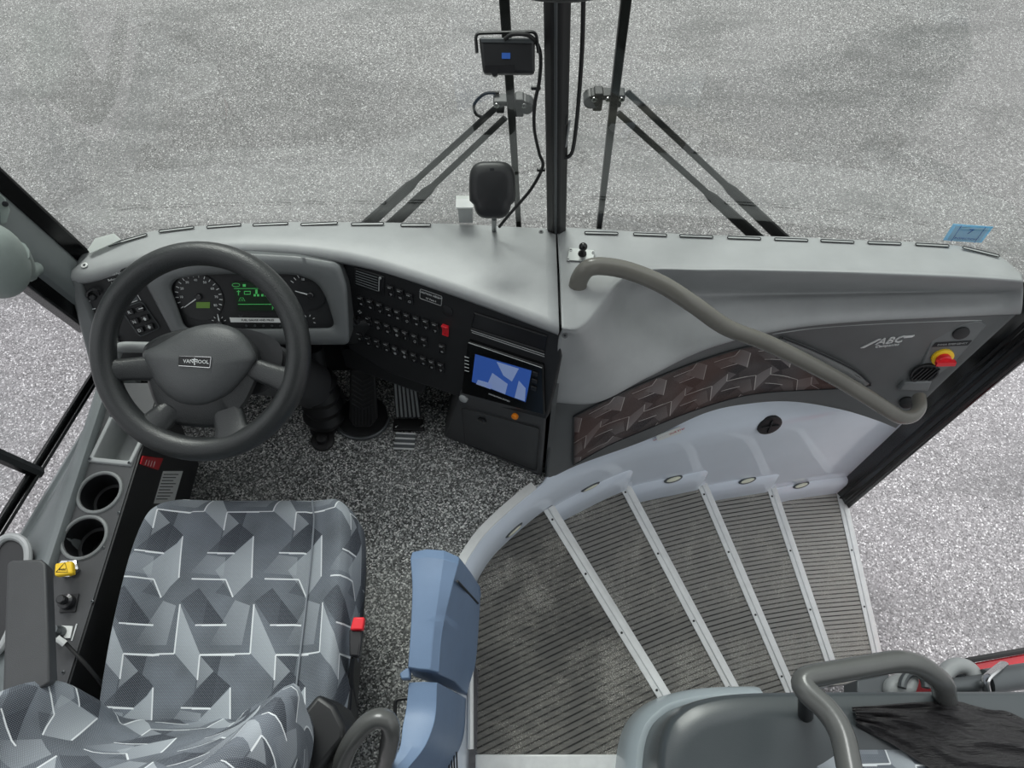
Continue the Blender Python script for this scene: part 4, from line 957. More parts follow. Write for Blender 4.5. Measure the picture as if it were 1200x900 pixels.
# monitor hung from a bracket
t = thing('monitor', 'small black monitor on a U bracket high on the windscreen', 'monitor', U(595, 86, y=1.16))
mpl = (V((0, 1.15, 1.2)), V((0, -.75, .66)).normalized()); mq = lambda u, v, o=0: U(u, v, pl=mpl, off=o)
G().prism([mq(u, v) for u, v in ((561, 43), (627, 44), (627, 86), (566, 86))], -mpl[1]*.04).build('case', 'black', t, bevel=.006, seg=3)
G().prism([mq(u, v, .001) for u, v in ((563, 45), (625, 45), (624, 51), (564, 50))], mpl[1]*.002).build('top_edge', 'steel_dark', t, bevel=.002)
G().prism([mq(u, v, .001) for u, v in ((588, 62), (598, 62), (598, 69), (588, 69))], mpl[1]*.001).build('sticker', 'blue_mark', t, label='small blue sticker')
G().prism([mq(u, v, .001) for u, v in ((568, 77), (603, 76), (603, 86), (568, 86))], mpl[1]*.002).build('name_plate', 'black_soft', t)
G().lathe([(.007, 0), (.006, .012)], mq(580, 86, .002), mpl[1], capb=True, seg=14).build('knob', 'black_soft', t)
G().tube(fillet([mq(559, 62, -.01), mq(557, 39, -.01), mq(628, 37, -.01), mq(631, 62, -.01)], .01), .006, 8, flat=.5).build('bracket', 'black', t)
# its cable, clipped beside the centre post
t = thing('monitor_cable', 'thin black cable looping from monitor down to the dashboard', 'cable', wsp(590, 262, -.02))
cab = [mq(591, 46, .006), mq(602, 40, .012), mq(622, 43, .012), wsp(633, 62, -.03), wsp(632, 95, -.02), wsp(627, 120, -.014), wsp(626, 150, -.012), wsp(632, 180, -.012), wsp(636, 195, -.014), wsp(622, 222, -.03), wsp(598, 250, -.06), wsp(585, 266, -.07)]
G().tube(crom(cab, 70), .0038, 8).build('wire', 'rubber', t)
for u, v in ((628, 103), (634, 199)): G().box(wsp(u, v, -.012), (.02, .008, .007)).build('clip', 'black', t, bevel=.002)
t = thing('blind_cord', 'black cord loop hanging on the right of the centre post', 'cord', wsp(668, 185, -.05))
G().tube(crom([wsp(684, -15, -.05), wsp(682, 60, -.05), wsp(677, 130, -.05), wsp(672, 172, -.05), wsp(667, 183, -.05), wsp(658, 184, -.05), wsp(652, 178, -.05)], 50), .0042, 8).build('cord', 'rubber', t)
G().tube([wsp(663, 172, -.05), wsp(668, 140, -.05)], .0022, 6).build('pull_rod', 'grey_light', t)
G().box(wsp(661, 138, -.045), (.016, .016, .03)).build('cleat', 'black', t, bevel=.004)
# rounded housing on a short stalk
t = thing('camera_housing', 'rounded black plastic camera housing on a stalk by the centre post', 'camera', U(580, 268, z=.645))
hc = U(577, 223, y=1.17); hn = V((0, -.72, .69)); hx, hy, HR = frame(hn)
rows = []
for h, k in ((-.03, .82), (-.022, .95), (.0, 1.0), (.012, .97), (.02, .88), (.024, .6), (.025, .01)):
    o = []
    for i in range(40):
        a = 2*PI*i/40; c_, s_ = math.cos(a), math.sin(a); X = .052*math.copysign(abs(c_)**.55, c_); Y = .062*math.copysign(abs(s_)**.55, s_)
        if Y < -.03: X *= .82
        o.append(hc+hx*X*k+hy*Y*k+hn*h)
    rows.append(o)
G().grid(rows, closed=True, cap=True).build('shell', 'black', t, ang=60)
G().box(hc+hy*.045+hn*.0215, (.009, .004, .004), HR).build('slot', 'ink', t)
G().tube([U(579, 256, y=1.19), U(579, 270, z=.645)], .006, 10).build('stalk', 'steel_dark', t)
# little pale sensor box
t = thing('sensor_box', 'small pale grey sensor box beside the black camera housing', 'box', U(545, 265, z=.645))
b0 = U(546, 264, z=.645)+V((0, .02, 0))
G().box(b0+V((0, 0, .03)), (.036, .03, .055)).build('body', 'grey_light', t, bevel=.002)
G().prism([b0+V((-.022, -.018, .058)), b0+V((.022, -.018, .058)), b0+V((.022, .016, .064)), b0+V((-.022, .016, .064))], (0, 0, .004)).build('lid', 'white', t)
# inspection sticker on the glass
sq = [U(u, v, y=1.19) for u, v in ((1117, 262), (1164, 265.5), (1150, 284), (1105, 281))]
sq = [wsp(*c, -.045) for c in ((1117, 262), (1164, 265.5), (1150, 284), (1105, 281))]
t = thing('inspection_sticker', 'pale blue inspection sticker on the right windscreen corner', 'sticker', sq[3])
G().prism(sq, (0, -.0015, 0)).build('backing', 'sticker_blue', t, flat=True)
ce = sum(sq, V((0, 0, 0)))/4; ii = [ce.lerp(p, .84)+V((0, -.0025, 0)) for p in sq]
G().prism(ii, (0, -.001, 0)).build('face', 'sticker_pale', t, flat=True)
ux = (sq[1]-sq[0]).normalized(); uy = (sq[0]-sq[3]).normalized()
g = G(); g.text('7', ce+V((0, -.005, 0))+uy*.012, ux, uy, .03); g.text('INSPECTION', ce+V((0, -.005, 0))-uy*.018, ux, uy, .011)
for k in (.2, .8): g.tube([sq[0].lerp(sq[1], k)+V((0, -.004, 0)), sq[3].lerp(sq[2], k)+V((0, -.004, 0))], .0008, 5)
g.build('print', 'blue_mark', t)
# folded paper in the left corner
t = thing('paper_slip', 'white paper slip lying in the left corner of the dashboard', 'paper', U(125, 285, z=.65))
G().prism([U(*c, z=.655) for c in ((103, 293), (112, 280), (134, 274), (142, 281), (122, 290), (106, 297))], (0, 0, .002)).build('sheet', 'paper', t, flat=True)
# underside of the interior mirror at the very top
t = thing('interior_mirror', 'dark oval edge of a mirror at the top of the centre post', 'mirror', U(660, -2, y=1.08))
mc = U(660, -37, y=1.05); R_ = Matrix.Rotation(math.radians(-25), 3, 'X')
G().ell(mc, (.12, .03, .045), R_, nu=36, nv=14).build('shell', 'black', t, ang=80)
G().ell(mc+V((0, -.012, .004)), (.11, .024, .038), R_, nu=36, nv=12).build('glass_face', 'grey_light', t, ang=80)
# rounded grey housing on the left pillar
hc2 = U(-12, 305, s=1.42)
t = thing('sunblind_housing', 'rounded grey green housing on an arm at the left pillar', 'housing', hc2)
G().ell(hc2, (.066, .06, .094), Matrix.Rotation(.25, 3, 'Y'), nu=32, nv=20, e=.9).build('shell', 'housing', t, ang=80)
G().tube(crom([hc2+V((.04, .02, .0)), U(28, 318, s=1.55), U(42, 315, s=1.62)], 10), [.028]*4+[.022]*3+[.016]*3, 12).build('arm', 'housing', t)
pk_ = [U(u, v, s=1.5) for u, v in ((-8, 218), (8, 232), (14, 246), (10, 262), (-8, 268))]
G().prism(pk_, (-.03, .01, 0)).build('mount_plate', 'housing', t, bevel=.006); screw(t, U(6, 239, s=1.495), (.6, -.5, .5), r=.006, m='ink')

# ================================================================== LEFT CONSOLE
def plate(outline, holes, z, th):
    """flat plate with openings; outline and openings as lists of (x, y)"""
    cu = bpy.data.curves.new('p', 'CURVE'); cu.dimensions = '2D'; cu.fill_mode = 'BOTH'; cu.extrude = th/2
    for pts in [outline]+holes:
        sp = cu.splines.new('POLY'); sp.points.add(len(pts)-1); sp.use_cyclic_u = True
        for q, p in zip(sp.points, pts): q.co = (p[0], p[1], 0, 1)
    o = bpy.data.objects.new('p', cu); COL.objects.link(o); bpy.context.view_layer.update()
    me = o.evaluated_get(bpy.context.evaluated_depsgraph_get()).to_mesh()
    g = G().add([V((v.co.x, v.co.y, v.co.z+z-th/2)) for v in me.vertices], [tuple(p.vertices) for p in me.polygons])
    bpy.data.objects.remove(o); bpy.data.curves.remove(cu); return g
K = thing('side_console', 'charcoal side console with cup holders and open tray left of the seat', 'console', (-.95, .45, 0))
KZ = .5
kk = lambda u, v: U(u, v, z=KZ).xy
c1, c2 = kk(117, 577), kk(99, 630)
ring = lambda c, r, n=40: [(c.x+r*math.cos(2*PI*k/n), c.y+r*math.sin(2*PI*k/n)) for k in range(n)]
tray_o = [kk(131, 486), kk(178, 497), kk(154, 546), kk(104, 541)]; tc_ = sum(tray_o, V((0, 0)))/4
tray_i = [tc_+(p-tc_)*.80 for p in tray_o]
outl = [V((-1.0, .88)), V((-.87, .88)), V((-.885, .19)), V((-1.01, .1)), V((-1.005, .45))]
plate([tuple(p) for p in outl], [ring(c1, .043), ring(c2, .043), [tuple(p) for p in tray_i]], KZ, .006).build('top_plate', 'console', K, flat=True)
G().grid([[V((p.x, p.y, KZ-.003)) for p in (V((-.87, .88)), V((-.8913, -.1)))], [V((p.x-.1, p.y, 0)) for p in (V((-.87, .88)), V((-.8913, -.1)))]]).build('side_panel', 'black', K, solid=.008, flat=True)
G().prism([V((-1.0, .875, .49)), V((-.87, .875, .49)), V((-.97, .875, 0)), V((-1.0, .875, 0))], (0, .01, 0)).build('end_panel', 'console', K, flat=True)
for c in (c1, c2):
    o = G().lathe([(.043, -.004), (.0445, .004), (.047, .006), (.0505, .004), (.052, -.001)], V((c.x, c.y, KZ)), seg=44).build('cup_holder', 'ring_grey', K, label='grey ringed cup holder')
    G().lathe([(.0425, 0), (.041, -.02), (.041, -.055), (.034, -.056), (.034, -.10), (.001, -.101)], V((c.x, c.y, KZ)), seg=36).build('cup_well', 'black', o)
tr = G()
tr.grid([[V((p.x, p.y, KZ+h)) for p in crom([V((*(tc_+(q-tc_)*k), 0)) for q in tray_o], 5)][:0] or [V((*(tc_+(q-tc_)*k), KZ+h)) for q in tray_o] for k, h in ((1.03, 0), (1.0, .006), (.84, .006), (.80, .0), (.74, -.07), (.6, -.075), (.01, -.075))], closed=True)
tro = tr.build('tray', 'grey_light', K, bevel=.002)
for q in tray_o: screw(tro, V((*(tc_+(q-tc_)*.92), KZ+.006)), r=.004, m='steel_dark')
for u, v in ((70, 641), (121, 642), (139, 601), (108, 705), (74, 788)): screw(K, U(u, v, z=KZ), r=.0035, m='steel_dark')
# red tag and printed plate on the console side
sp_ = plane3(V((-.87, .88, KZ)), V((-.885, .19, KZ)), V((-.97, .88, 0)))
sq2 = lambda u, v, o=.004: U(u, v, pl=sp_, off=o)
rt = G().prism([sq2(u, v, .006) for u, v in ((166, 534), (190, 537), (184, 551), (163, 544))], sp_[1]*.004).build('red_tag', 'red_tag', K, bevel=.003, label='red plastic tag')
g = G(); [g.tube([sq2(172+k*3.2, 539+k*.6, .0105), sq2(170+k*3.2, 545+k*.8, .0105)], .0007, 4) for k in range(4)]; g.build('tag_print', 'wprint', rt)
ip = G().prism([sq2(u, v, .005) for u, v in ((191, 552), (214, 552), (203, 590), (180, 590))], sp_[1]*.001).build('instruction_plate', 'white', K)
g = G()
for k in range(9): g.tube([sq2(192-k*1.1, 556+k*3.6, .0065), sq2(209-k*1.1-(k % 3)*2, 556+k*3.6, .0065)], .0011, 4)
g.build('plate_print', 'ink', ip)
# controls
pk = U(84, 668, z=KZ)
o = G().lathe([(.02, 0), (.02, .012), (.012, .014), (.012, .035)], pk, (0, 0, 1), seg=6, capb=True).build('brake_valve', 'chrome', K)
kb = [U(u, v, z=.55) for u, v in ((64, 660), (84, 657), (85, 672), (63, 675))]
kn = G().prism(kb, (0, 0, -.016)).build('parking_brake_knob', 'yellow', o, bevel=.004, label='yellow square brake knob')
mx = sum(kb, V((0, 0, 0)))/4+V((0, 0, .0005)); g = G(); tri = [mx+V((-.012, -.008, 0)), mx+V((.012, -.008, 0)), mx+V((0, .012, 0))]; g.tube(tri+[tri[0]], .0007, 5); g.text('PARK', mx-V((0, .003, 0)), (1, 0, 0), (0, 1, 0), .006)
gt = g.build('knob_print', 'ink', K)
G().prism([U(u, v, z=KZ+.001) for u, v in ((74, 697), (93, 696), (89, 717), (70, 718))], (0, 0, .003)).build('switch_base', 'black', K)
G().lathe([(.016, 0), (.015, .014), (.009, .016), (.009, .03), (.007, .032)], U(80, 706, z=KZ+.004), seg=20, capb=True).build('mirror_switch', 'black_soft', K)
G().prism([U(u, v, z=KZ+.001) for u, v in ((66, 733), (86, 734), (83, 748), (63, 748))], (0, 0, .003)).build('socket_plate', 'white', K)
G().lathe([(.012, 0), (.012, .012), (.01, .014), (.01, .03)], U(71, 741, z=KZ+.004), seg=18, capb=True).build('socket', 'steel_dark', K)
G().tube([U(90, 731, z=KZ+.001), U(84, 751, z=KZ+.001)], .0015, 5).build('label_line', 'wprint', K)
t = thing('microphone_lead', 'thin black lead with white tag from console socket towards the seat', 'cable', U(100, 770, z=.4))
G().tube(crom([U(70, 745, z=.53), U(80, 757, z=.515), U(100, 778, z=.50), U(118, 800, z=.46), U(126, 812, z=.40)], 24), .004, 8).build('wire', 'rubber', t)
G().tube([U(66.5, 747.5, z=.532), U(76, 754.5, z=.523)], .0065, 10).build('white_tag', 'white', t)
# hand hold moulded in the left lining
t = thing('door_pull', 'pale grey recessed hand pull in the left side panel', 'handle', U(20, 690, x=-1.03))
dpl = plane3(V((-1.04, .5, .5)), V((-1.04, .2, .5)), V((-1.10, .5, .46)))
lpz = [U(u, v, z=.505) for u, v in ((-6, 650), (4, 634), (18, 630), (31, 637), (35, 653), (30, 690), (18, 730), (-2, 765), (-18, 740), (-14, 690))]
G().prism(crom([p+V((0, 0, .004)) for p in lpz], 40, closed=True), (0, 0, -.02)).build('recess', 'black', t, flat=True)
G().tube(crom([p+V((0, 0, .006)) for p in lpz], 60, closed=True), .0085, 10, closed=True).build('rim', 'grey_light', t)

# ================================================================== DRIVER'S SEAT
Sx = thing('driver_seat', "driver's seat in grey patterned fabric with black base and armrests", 'seat', (-.6, .25, 0))
def ring_uv(rings, g=None):
    g = g or G(); n = len(rings[0]); rows, uvs = [], []; vcum = 0
    for j, r in enumerate(rings):
        if j: vcum += sum((a-b_).length for a, b_ in zip(r, rings[j-1]))/n
        h = 0; us = []
        tot = [0]
        for i in range(1, n): tot.append(tot[-1]+(r[i]-r[i-1]).length)
        midl = tot[n//2]
        rows.append(r); uvs.append([(q-midl, vcum) for q in tot])
    return g.gridc(rows, uvs)
st = [(.602, -.74, -.43, .40, .0), (.600, -.775, -.40, .43, .2), (.588, -.802, -.385, .452, .6), (.565, -.825, -.368, .472, .9), (.53, -.838, -.352, .485, 1), (.45, -.846, -.342, .49, 1), (.34, -.85, -.34, .48, 1), (.22, -.848, -.342, .465, 1), (.12, -.84, -.345, .455, .9), (.05, -.83, -.35, .45, .6)]
stc = [crom([V((a[0], a[1], a[2])) for a in st], 40), crom([V((a[3], a[4], 0)) for a in st], 40)]
rings = []
for (yy, xl, xr), (zz, bo, _) in zip(stc[0], stc[1]):
    ctr = (xl+xr)/2; hw = (xr-xl)/2; r = []
    N_ = 44
    pr = []
    for k in range(N_+1):
        p = -1+2*k/N_
        ed = max(0, abs(p)-.62)/.38
        bump = (.034 if p > 0 else .024)*math.sin(min(1, ed*1.25)*PI*.5)**2 if ed > 0 else 0
        groove = -.007*math.exp(-((abs(p)-.60)/.03)**2)
        drop = -.075*max(0, (abs(p)-.88)/.12)**2.4
        pr.append(V((ctr+hw*p*(1.0 if abs(p) < .97 else 1.0), yy, zz+(bump+groove)*bo+drop)))
    lo = [V((ctr-hw*1.0, yy, zz-.13)), V((ctr+hw*1.0, yy, zz-.13))]
    r = [V((ctr-hw*.85, yy-.0, zz-.16)), V((ctr-hw*1.005, yy, zz-.12))]+pr+[V((ctr+hw*1.005, yy, zz-.12)), V((ctr+hw*.85, yy, zz-.16))]
    rings.append(r)
g = ring_uv(rings); n_ = len(rings[0]); g.f.append(tuple(range(n_))); g.build('seat_cushion', 'moquette', Sx, ang=80)
for sx_ in (.62,):
    pth = [V((.5*(a[1]+a[2])+.5*(a[2]-a[1])*.86, a[0], b_[0]+.028)) for a, b_ in zip(stc[0][6:36], [(q.x, q.y) for q in stc[1][6:36]])] if False else None
cpth = []
for (yy, xl, xr), (zz, bo, _) in list(zip(stc[0], stc[1]))[5:37]: cpth.append(V(((xl+xr)/2+(xr-xl)/2*.62, yy, zz+.002)))
G().tube(cpth, .002, 6).build('cushion_piping', 'moquette', Sx)
bk = [ # z, yc, Lout, Lridge x,y ; valley ; Rridge x,y, Rout
 (.44, .13, -.80, -.735, .128, -.70, -.56, -.53, .125, -.42), (.53, .108, -.815, -.745, .128, -.715, -.55, -.50, .135, -.38), (.60, .088, -.835, -.768, .156, -.72, -.54, -.43, .158, -.355), (.67, .066, -.85, -.795, .172, -.725, -.53, -.385, .168, -.345),
 (.74, .044, -.865, -.82, .155, -.73, -.525, -.385, .135, -.34), (.82, .018, -.87, -.825, .115, -.735, -.52, -.39, .09, -.34), (.92, -.015, -.87, -.82, .065, -.74, -.52, -.40, .045, -.345), (1.05, -.06, -.85, -.79, -.01, -.735, -.53, -.43, -.02, -.37), (1.12, -.09, -.80, -.75, -.08, -.70, -.56, -.48, -.085, -.44)]
rings = []
for z, yc, lo, lrx, lry, lv, rv, rrx, rry, ro in bk:
    c = [V((lo+.02, yc-.10, z)), V((lo, yc-.03, z)), V((lo+.012, (lry+yc)/2, z)), V((lrx, lry, z+.012)), V(((lrx*.45+lv*.55), yc+.35*(lry-yc), z+.004)), V((lv+.02, yc+.004, z)), V(((lv+rv)/2, yc, z)), V((rv-.02, yc+.004, z)), V((rv*.55+rrx*.45, yc+.35*(rry-yc), z+.004)), V((rrx, rry, z+.012)), V((ro-.012, (rry+yc)/2, z)), V((ro, yc-.03, z)), V((ro-.02, yc-.10, z))]
    rings.append(crom(c, 50))
cols = [crom([r[i] for r in rings], 44) for i in range(50)]
rings = [[cols[i][j] for i in range(50)] for j in range(44)]
ring_uv(rings).build('backrest', 'moquette', Sx, ang=80)
G().prism([V((-.83, -.02, 1.1)), V((-.36, -.02, 1.1)), V((-.36, .10, .36)), V((-.83, .10, .36))], (0, -.10, -.02)).build('backrest_shell', 'black', Sx, bevel=.03, seg=3)
G().prism([V((-.82, .54, .30)), V((-.36, .54, .30)), V((-.345, .45, .32)), V((-.335, .05, .30)), V((-.82, .05, .30))], (0, 0, .10)).build('seat_pan', 'black', Sx, bevel=.015)
G().prism([V((-.78, .42, 0)), V((-.42, .42, 0)), V((-.40, .0, 0)), V((-.80, .0, 0))], (0, 0, .31)).build('pedestal', 'black', Sx, bevel=.02)
q = [(372, 812), (392, 826), (404, 850), (404, 866), (366, 912), (290, 912), (340, 852)]
G().prism([U(u, v, z=.56) for u, v in q], (.01, 0, -.12)).build('recliner_cover', 'black', Sx, bevel=.01, seg=3)
q = [(400, 858), (408, 868), (372, 912), (352, 912)]
G().prism([U(u, v, z=.50) for u, v in q], (0, 0, -.1)).build('recliner_lever', 'black', Sx, bevel=.006)
G().lathe([(.013, 0), (.013, .012), (.009, .016)], U(313, 900, z=.57), (0, .2, 1), capb=True, seg=18).build('adjuster_knob', 'orange', Sx, label='orange adjuster knob')
aq = [(8, 660), (14, 656), (48, 655), (54, 660), (59, 800), (2, 836)]
G().prism([U(u, v, z=.72) for u, v in aq], (-.014, 0, -.05)).build('armrest', 'console', Sx, bevel=.012, seg=3, label='black padded armrest')
q = [(330, 800), (345, 820)]
# belt buckle on its stalk
bq_ = [U(u, v, z=.50) for u, v in ((409, 737), (425, 737), (421, 770), (409, 769))]
bu = G().prism(bq_, (0, 0, -.022)).build('belt_buckle', 'black_soft', Sx, bevel=.004)
rq = [U(u, v, z=.512) for u, v in ((414, 723), (427, 723), (425, 738), (410, 738))]
G().prism(rq, (0, 0, -.018)).build('buckle_button', 'red', bu, bevel=.003, label='red release button')
G().tube(crom([U(414, 768, z=.48), U(412, 800, z=.40), U(417, 840, z=.30), U(414, 862, z=.2)], 16), .010, 8, flat=.4).build('buckle_stalk', 'rubber', Sx)

# ================================================================== LOW PARTITION BESIDE THE LANDING
T = thing('gate_post', 'blue grey plastic post with stepped cap between seat and stairs', 'post', (-.15, .2, 0))
def sect(l, r, e, zt_, zb): return None
# upper module: top face, right flank
zt_ = .47
A = [U(484, 651, z=zt_), U(538, 651, z=zt_), U(517, 747, z=zt_-.02), U(514, 790, z=zt_-.03), U(472, 790, z=zt_-.03), U(480, 740, z=zt_-.02)]
fr = [U(*c, z=z) for c, z in (((484, 645), .45), ((510, 642), .455), ((536, 650), .45), ((561, 688), .30))]
tp_ = [[U(481, 655, z=.455), U(500, 653, z=.468), U(520, 655, z=.468), U(537, 661, z=.45), U(550, 676, z=.32), U(561, 690, z=.10)],
       [U(483, 690, z=.46), U(497, 690, z=.468), U(515, 691, z=.465), U(529, 692, z=.45), U(547, 705, z=.29), U(560, 720, z=.08)],
       [U(481, 740, z=.455), U(495, 740, z=.46), U(508, 740, z=.458), U(518, 741, z=.44), U(538, 755, z=.24), U(556, 775, z=.05)],
       [U(478, 782, z=.45), U(490, 784, z=.45), U(504, 785, z=.45), U(514, 788, z=.43), U(533, 797, z=.22), U(547, 812, z=.04)]]
front_low = [V((p.x, p.y+.0, 0)) for p in tp_[0]]
cap0 = [U(483, 647, z=.44), U(500, 643.5, z=.45), U(520, 645, z=.45), U(538, 653, z=.43), U(551, 670, z=.30), U(562, 687, z=.09)]
cap1 = [p+V((0, .006, -.03)) for p in cap0]
def side(r): return [V((r[0].x-.002, r[0].y, r[0].z-.10))]+r+[V((r[-1].x, r[-1].y, 0))]
rows = [side([V((p.x, p.y-.01, .1)) for p in cap0]), side(cap1), side(cap0)]+[side(r) for r in skin(tp_, 18)]
rows.append([p+V((0, -.002, -.012)) for p in rows[-1]])
G().grid(rows, cap=True).build('upper_cover', 'blue', T, bevel=.006, seg=2, ang=22)
G().prism([U(468, 789, z=.44), U(476, 783, z=.44), U(480, 783, z=.44), U(480, 795, z=.44), U(470, 796, z=.44)], (0, 0, -.03)).build('cover_tab', 'blue', T, bevel=.003)
lw_ = [[U(479, 800, z=.425), U(496, 799, z=.43), U(512, 800, z=.425), U(527, 808, z=.28), U(545, 818, z=.04)],
       [U(476, 830, z=.42), U(494, 830, z=.425), U(511, 832, z=.42), U(526, 838, z=.27), U(544, 845, z=.04)],
       [U(472, 850, z=.43), U(490, 850, z=.435), U(507, 853, z=.43), U(524, 860, z=.27), U(541, 866, z=.04)],
       [U(466, 882, z=.46), U(480, 880, z=.46), U(496, 878, z=.45), U(516, 886, z=.28), U(532, 888, z=.04)],
       [U(440, 905, z=.48), U(458, 905, z=.48), U(474, 905, z=.47), U(500, 908, z=.3), U(518, 912, z=.04)]]
rows = [side([p+V((0, .002, -.014)) for p in lw_[0]])]+[side(r) for r in skin(lw_, 20)]
G().grid(rows, cap=True).build('lower_cover', 'blue', T, bevel=.006, seg=2, ang=22)
ga = [U(552, 694, z=.32), U(536, 682, z=.43)]
G().tube([U(536, 681, z=.452), U(547, 693, z=.32), U(560, 707, z=.105)], .003, 6).build('cover_groove', 'ink', T)
G().tube([U(551, 715, z=.02), U(551, 878, z=.02)], .009, 8).build('edge_rail', 'alu', T)
gr = G(); [gr.tube([U(526+k*3, 893-k*4, z=.06), U(527+k*3, 912, z=.06)], .002, 5) for k in range(4)]; gr.build('grille', 'ink', T)
t = thing('grab_handle', 'dark grey looped grab handle standing between seat and blue post', 'handle', U(430, 890, z=.4))
G().tube(crom([U(396, 915, z=.50), U(404, 885, z=.55), U(417, 862, z=.585), U(435, 844, z=.60), U(452, 843, z=.60), U(458, 856, z=.58), U(455, 878, z=.53), U(450, 900, z=.46)], 50), [.0215]*44+[.02]*6, 16, flat=.8).build('loop', 'rail_dark', t, ang=80)
gq = [U(u, v, z=.42) for u, v in ((462, 819), (478, 819), (476, 835), (474, 850), (462, 850))]
G().tube(fillet([U(463, 850, z=.30), U(463, 820, z=.30), U(480, 818, z=.30)], .01), .004, 8).build('wire_bracket', 'rubber', t)

# ================================================================== GUARD IN FRONT OF THE GUIDE'S SEAT
Q = thing('seat_guard', 'satin dark grey guard panel with rounded corner beside the stairs', 'guard', (.8, .1, -.15))
gt_ = [(.30, -.25), (.318, -.1), (.327, .045), (.348, .125), (.385, .165), (.44, .188), (.54, .201), (.75, .204), (1.0, .205), (1.40, .205)]
gp3 = crom([V((x, y, 0)) for x, y in gt_], 60)
def goff(d, z):
    o = []
    for i, p in enumerate(gp3):
        tt = (gp3[min(i+1, 59)]-gp3[max(i-1, 0)]).normalized(); o.append(V((p.x, p.y, z))+V((-tt.y, tt.x, 0))*d)
    return o
cl = [V((.62, -.25, 0)), V((1.40, .02, 0))]
def inner(k, z): return [V((p.x+(1.0-p.x)*k*.5*(1 if p.x < 1.0 else 0), p.y+(-.28-p.y)*k, z)) for p in gp3]
G().grid([goff(.03, -.75), goff(.012, -.2), goff(.0, .20), goff(-.003, .238), goff(-.012, .25), inner(.12, .251), inner(.3, .243), inner(.55, .22), inner(.85, .16)]).build('shell', 'guard', Q, solid=.006, ang=60)
gb_ = [goff(.02, -.152), goff(.05, -.15), goff(.048, -.09), goff(.044, -.03), goff(.036, .01), goff(.022, .03), goff(.0, .034)]
G().grid([r[4:44] for r in gb_]).build('base_moulding', 'frp_light', Q, label='pale base moulding', solid=.004)
rail_pts = [U(945, 846, z=.245), U(941, 826, z=.30), U(933, 806, z=.38), U(930, 796, z=.41), U(945, 790, z=.42), U(1000, 781, z=.42), U(1062, 771, z=.42), U(1078, 772, z=.42), U(1096, 783, z=.38), U(1104, 800, z=.30), U(1107, 815, z=.245)]
t = thing('guard_rail', 'dark grey angular handrail on the guard panel at bottom right', 'handrail', U(1000, 800, z=.25))
G().tube(fillet([U(1108, 820, z=.24), U(1104, 797, z=.36), U(1066, 772, z=.42), U(928, 796, z=.42), U(985, 845, z=.45), U(1000, 925, z=.48)], .05, 8), .0255, 16, flat=.9).build('rail', 'rail_dark', t, ang=80)
G().tube([U(944, 838, z=.25), U(944, 812, z=.36)], .017, 12).build('foot', 'black', t)
# guide's seat with sheet of black plastic
t = thing('guide_seat', 'grey patterned seat cushion behind the guard panel, mostly covered in black plastic', 'seat', (.9, -.05, 0))
ext = [V((.60, .085)), V((1.38, .14))]
rr = []; uu = []
for j in range(14):
    y = .165-j*.03; rr.append([V((.62+i*.06, y, .185+.05*math.sin(min(1, j/5)*PI/2)-(.04*max(0, 1-i/2)**2))) for i in range(14)]); uu.append([(i*.06, j*.03) for i in range(14)])
G().gridc(rr, uu).build('cushion', 'moquette', t, solid=.05)
random.seed(3)
sp2 = [(1000, 829), (1040, 826), (1080, 823), (1120, 821.5), (1140, 827), (1160, 832), (1180, 833), (1204, 845), (1210, 880), (1210, 912), (1120, 912), (1082, 898), (1055, 880), (1030, 866), (1006, 856)]
ta = crom([U(u, v, z=.262) for u, v in [(998, 829), (1040, 826), (1080, 823), (1120, 821.5), (1140, 827), (1160, 832), (1182, 834), (1208, 846)]], 60)
tb = crom([U(u, v, z=.262) for u, v in [(1003, 850), (1020, 859), (1040, 870), (1060, 882), (1085, 898), (1110, 912), (1150, 916), (1215, 918)]], 60)
rows = [[a.lerp(b_, f)+V((0, 0, .012*math.sin(PI*f)+.003*math.sin(a.x*37+f*11)+.004*math.sin(f*23+a.x*9)+.003*math.sin(f*41-a.x*21))) for a, b_ in zip(ta, tb)] for f in [k/29 for k in range(30)]]
tag(G().grid(rows).build('plastic_sheet', 'sheet', None, solid=.0015, ang=80), 'crumpled black plastic sheet draped over the seat at bottom right', 'plastic sheet')

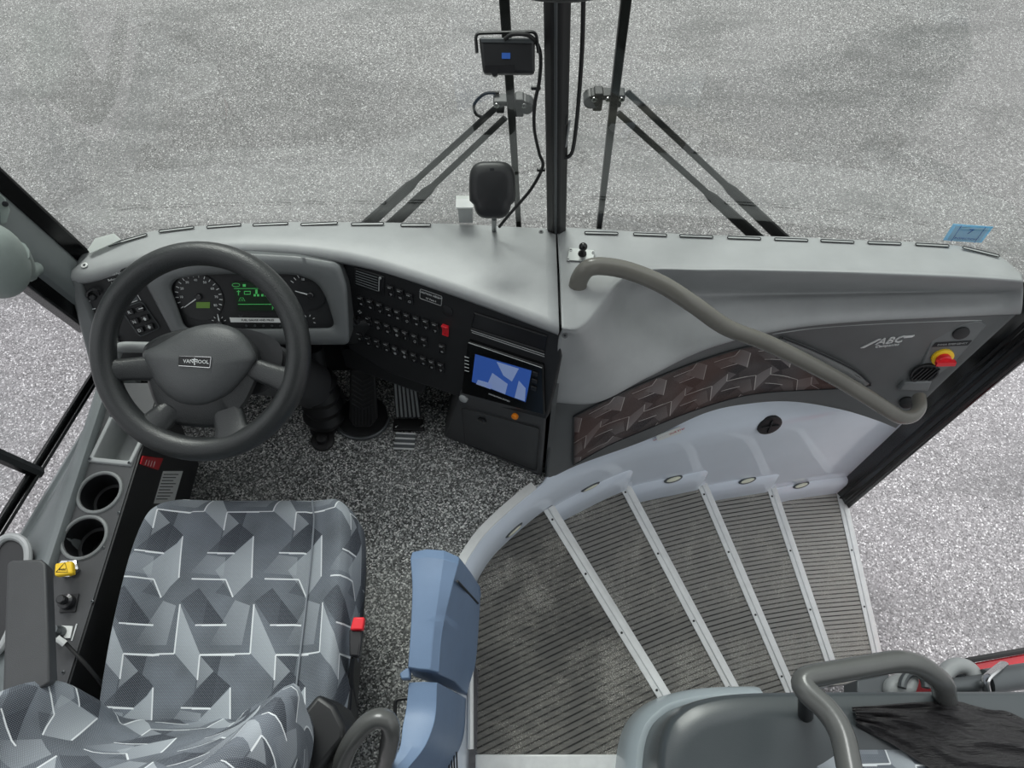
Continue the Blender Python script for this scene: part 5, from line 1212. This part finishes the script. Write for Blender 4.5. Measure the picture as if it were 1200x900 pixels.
# ================================================================== OUTSIDE THE DOORWAY
t = thing('door_mechanism', 'grey door swing arms and pivot fittings at the doorway edge', 'door mechanism', U(1110, 800, z=-.3))
zz = -.25
G().prism([U(u, v, z=zz) for u, v in ((1040, 795), (1062, 786), (1082, 792), (1076, 815), (1040, 815))], (0, 0, -.2)).build('gear_cover', 'grey_light', t, bevel=.02, seg=3)
G().prism([U(u, v, z=zz-.03) for u, v in ((1004, 797), (1042, 790), (1042, 815), (1004, 815))], (0, 0, -.1)).build('hinge_plate', 'steel_dark', t, bevel=.004)
G().tube([U(1071+14*math.cos(a), 806-18*math.sin(a), z=zz+.01) for a in [PI*k/16 for k in range(17)]], .012, 10).build('pivot_ring', 'steel_dark', t)
G().tube([U(1124+20*math.cos(a), 802-22*math.sin(a), z=zz) for a in [.2+PI*k/16*.9 for k in range(17)]], .024, 12).build('swing_elbow', 'grey_light', t)
G().lathe([(.03, 0), (.03, .02), (.015, .03)], U(1128, 795, z=zz-.08), seg=18, capb=True).build('pivot_nut', 'steel_dark', t)
G().tube([U(1108, 806, z=zz+.02), U(1215, 792, z=zz+.02)], .024, 14).build('swing_arm', 'steel_dark', t)
G().tube([U(1156, 799, z=zz+.025), U(1215, 790, z=zz+.025)], .035, 16).build('arm_sleeve', 'steel_dark', t)
G().tube(crom([U(1157, 812, z=zz+.05), U(1155, 797, z=zz+.07), U(1166, 786, z=zz+.06), U(1176, 778, z=zz+.02)], 14), .014, 10, flat=.6).build('arm_clamp', 'chrome', t)
t = thing('open_door', 'red edge of the outward open entrance door at the far right', 'door', U(1180, 780, z=-.6))
dq = [U(1137, 777.5, z=-.4), U(1215, 763, z=-.4)]; dv = V((0, -.06, 0))
G().prism([dq[0], dq[1], dq[1]+V((0, -.10, -.02)), dq[0]+V((.015, -.06, -.02))], (0, 0, -.5)).build('door_skin', 'carred', t, bevel=.008)
G().tube([dq[0]+V((-.01, .008, .005)), dq[1]+V((0, .008, .005))], .009, 8).build('door_seal', 'rubber', t)
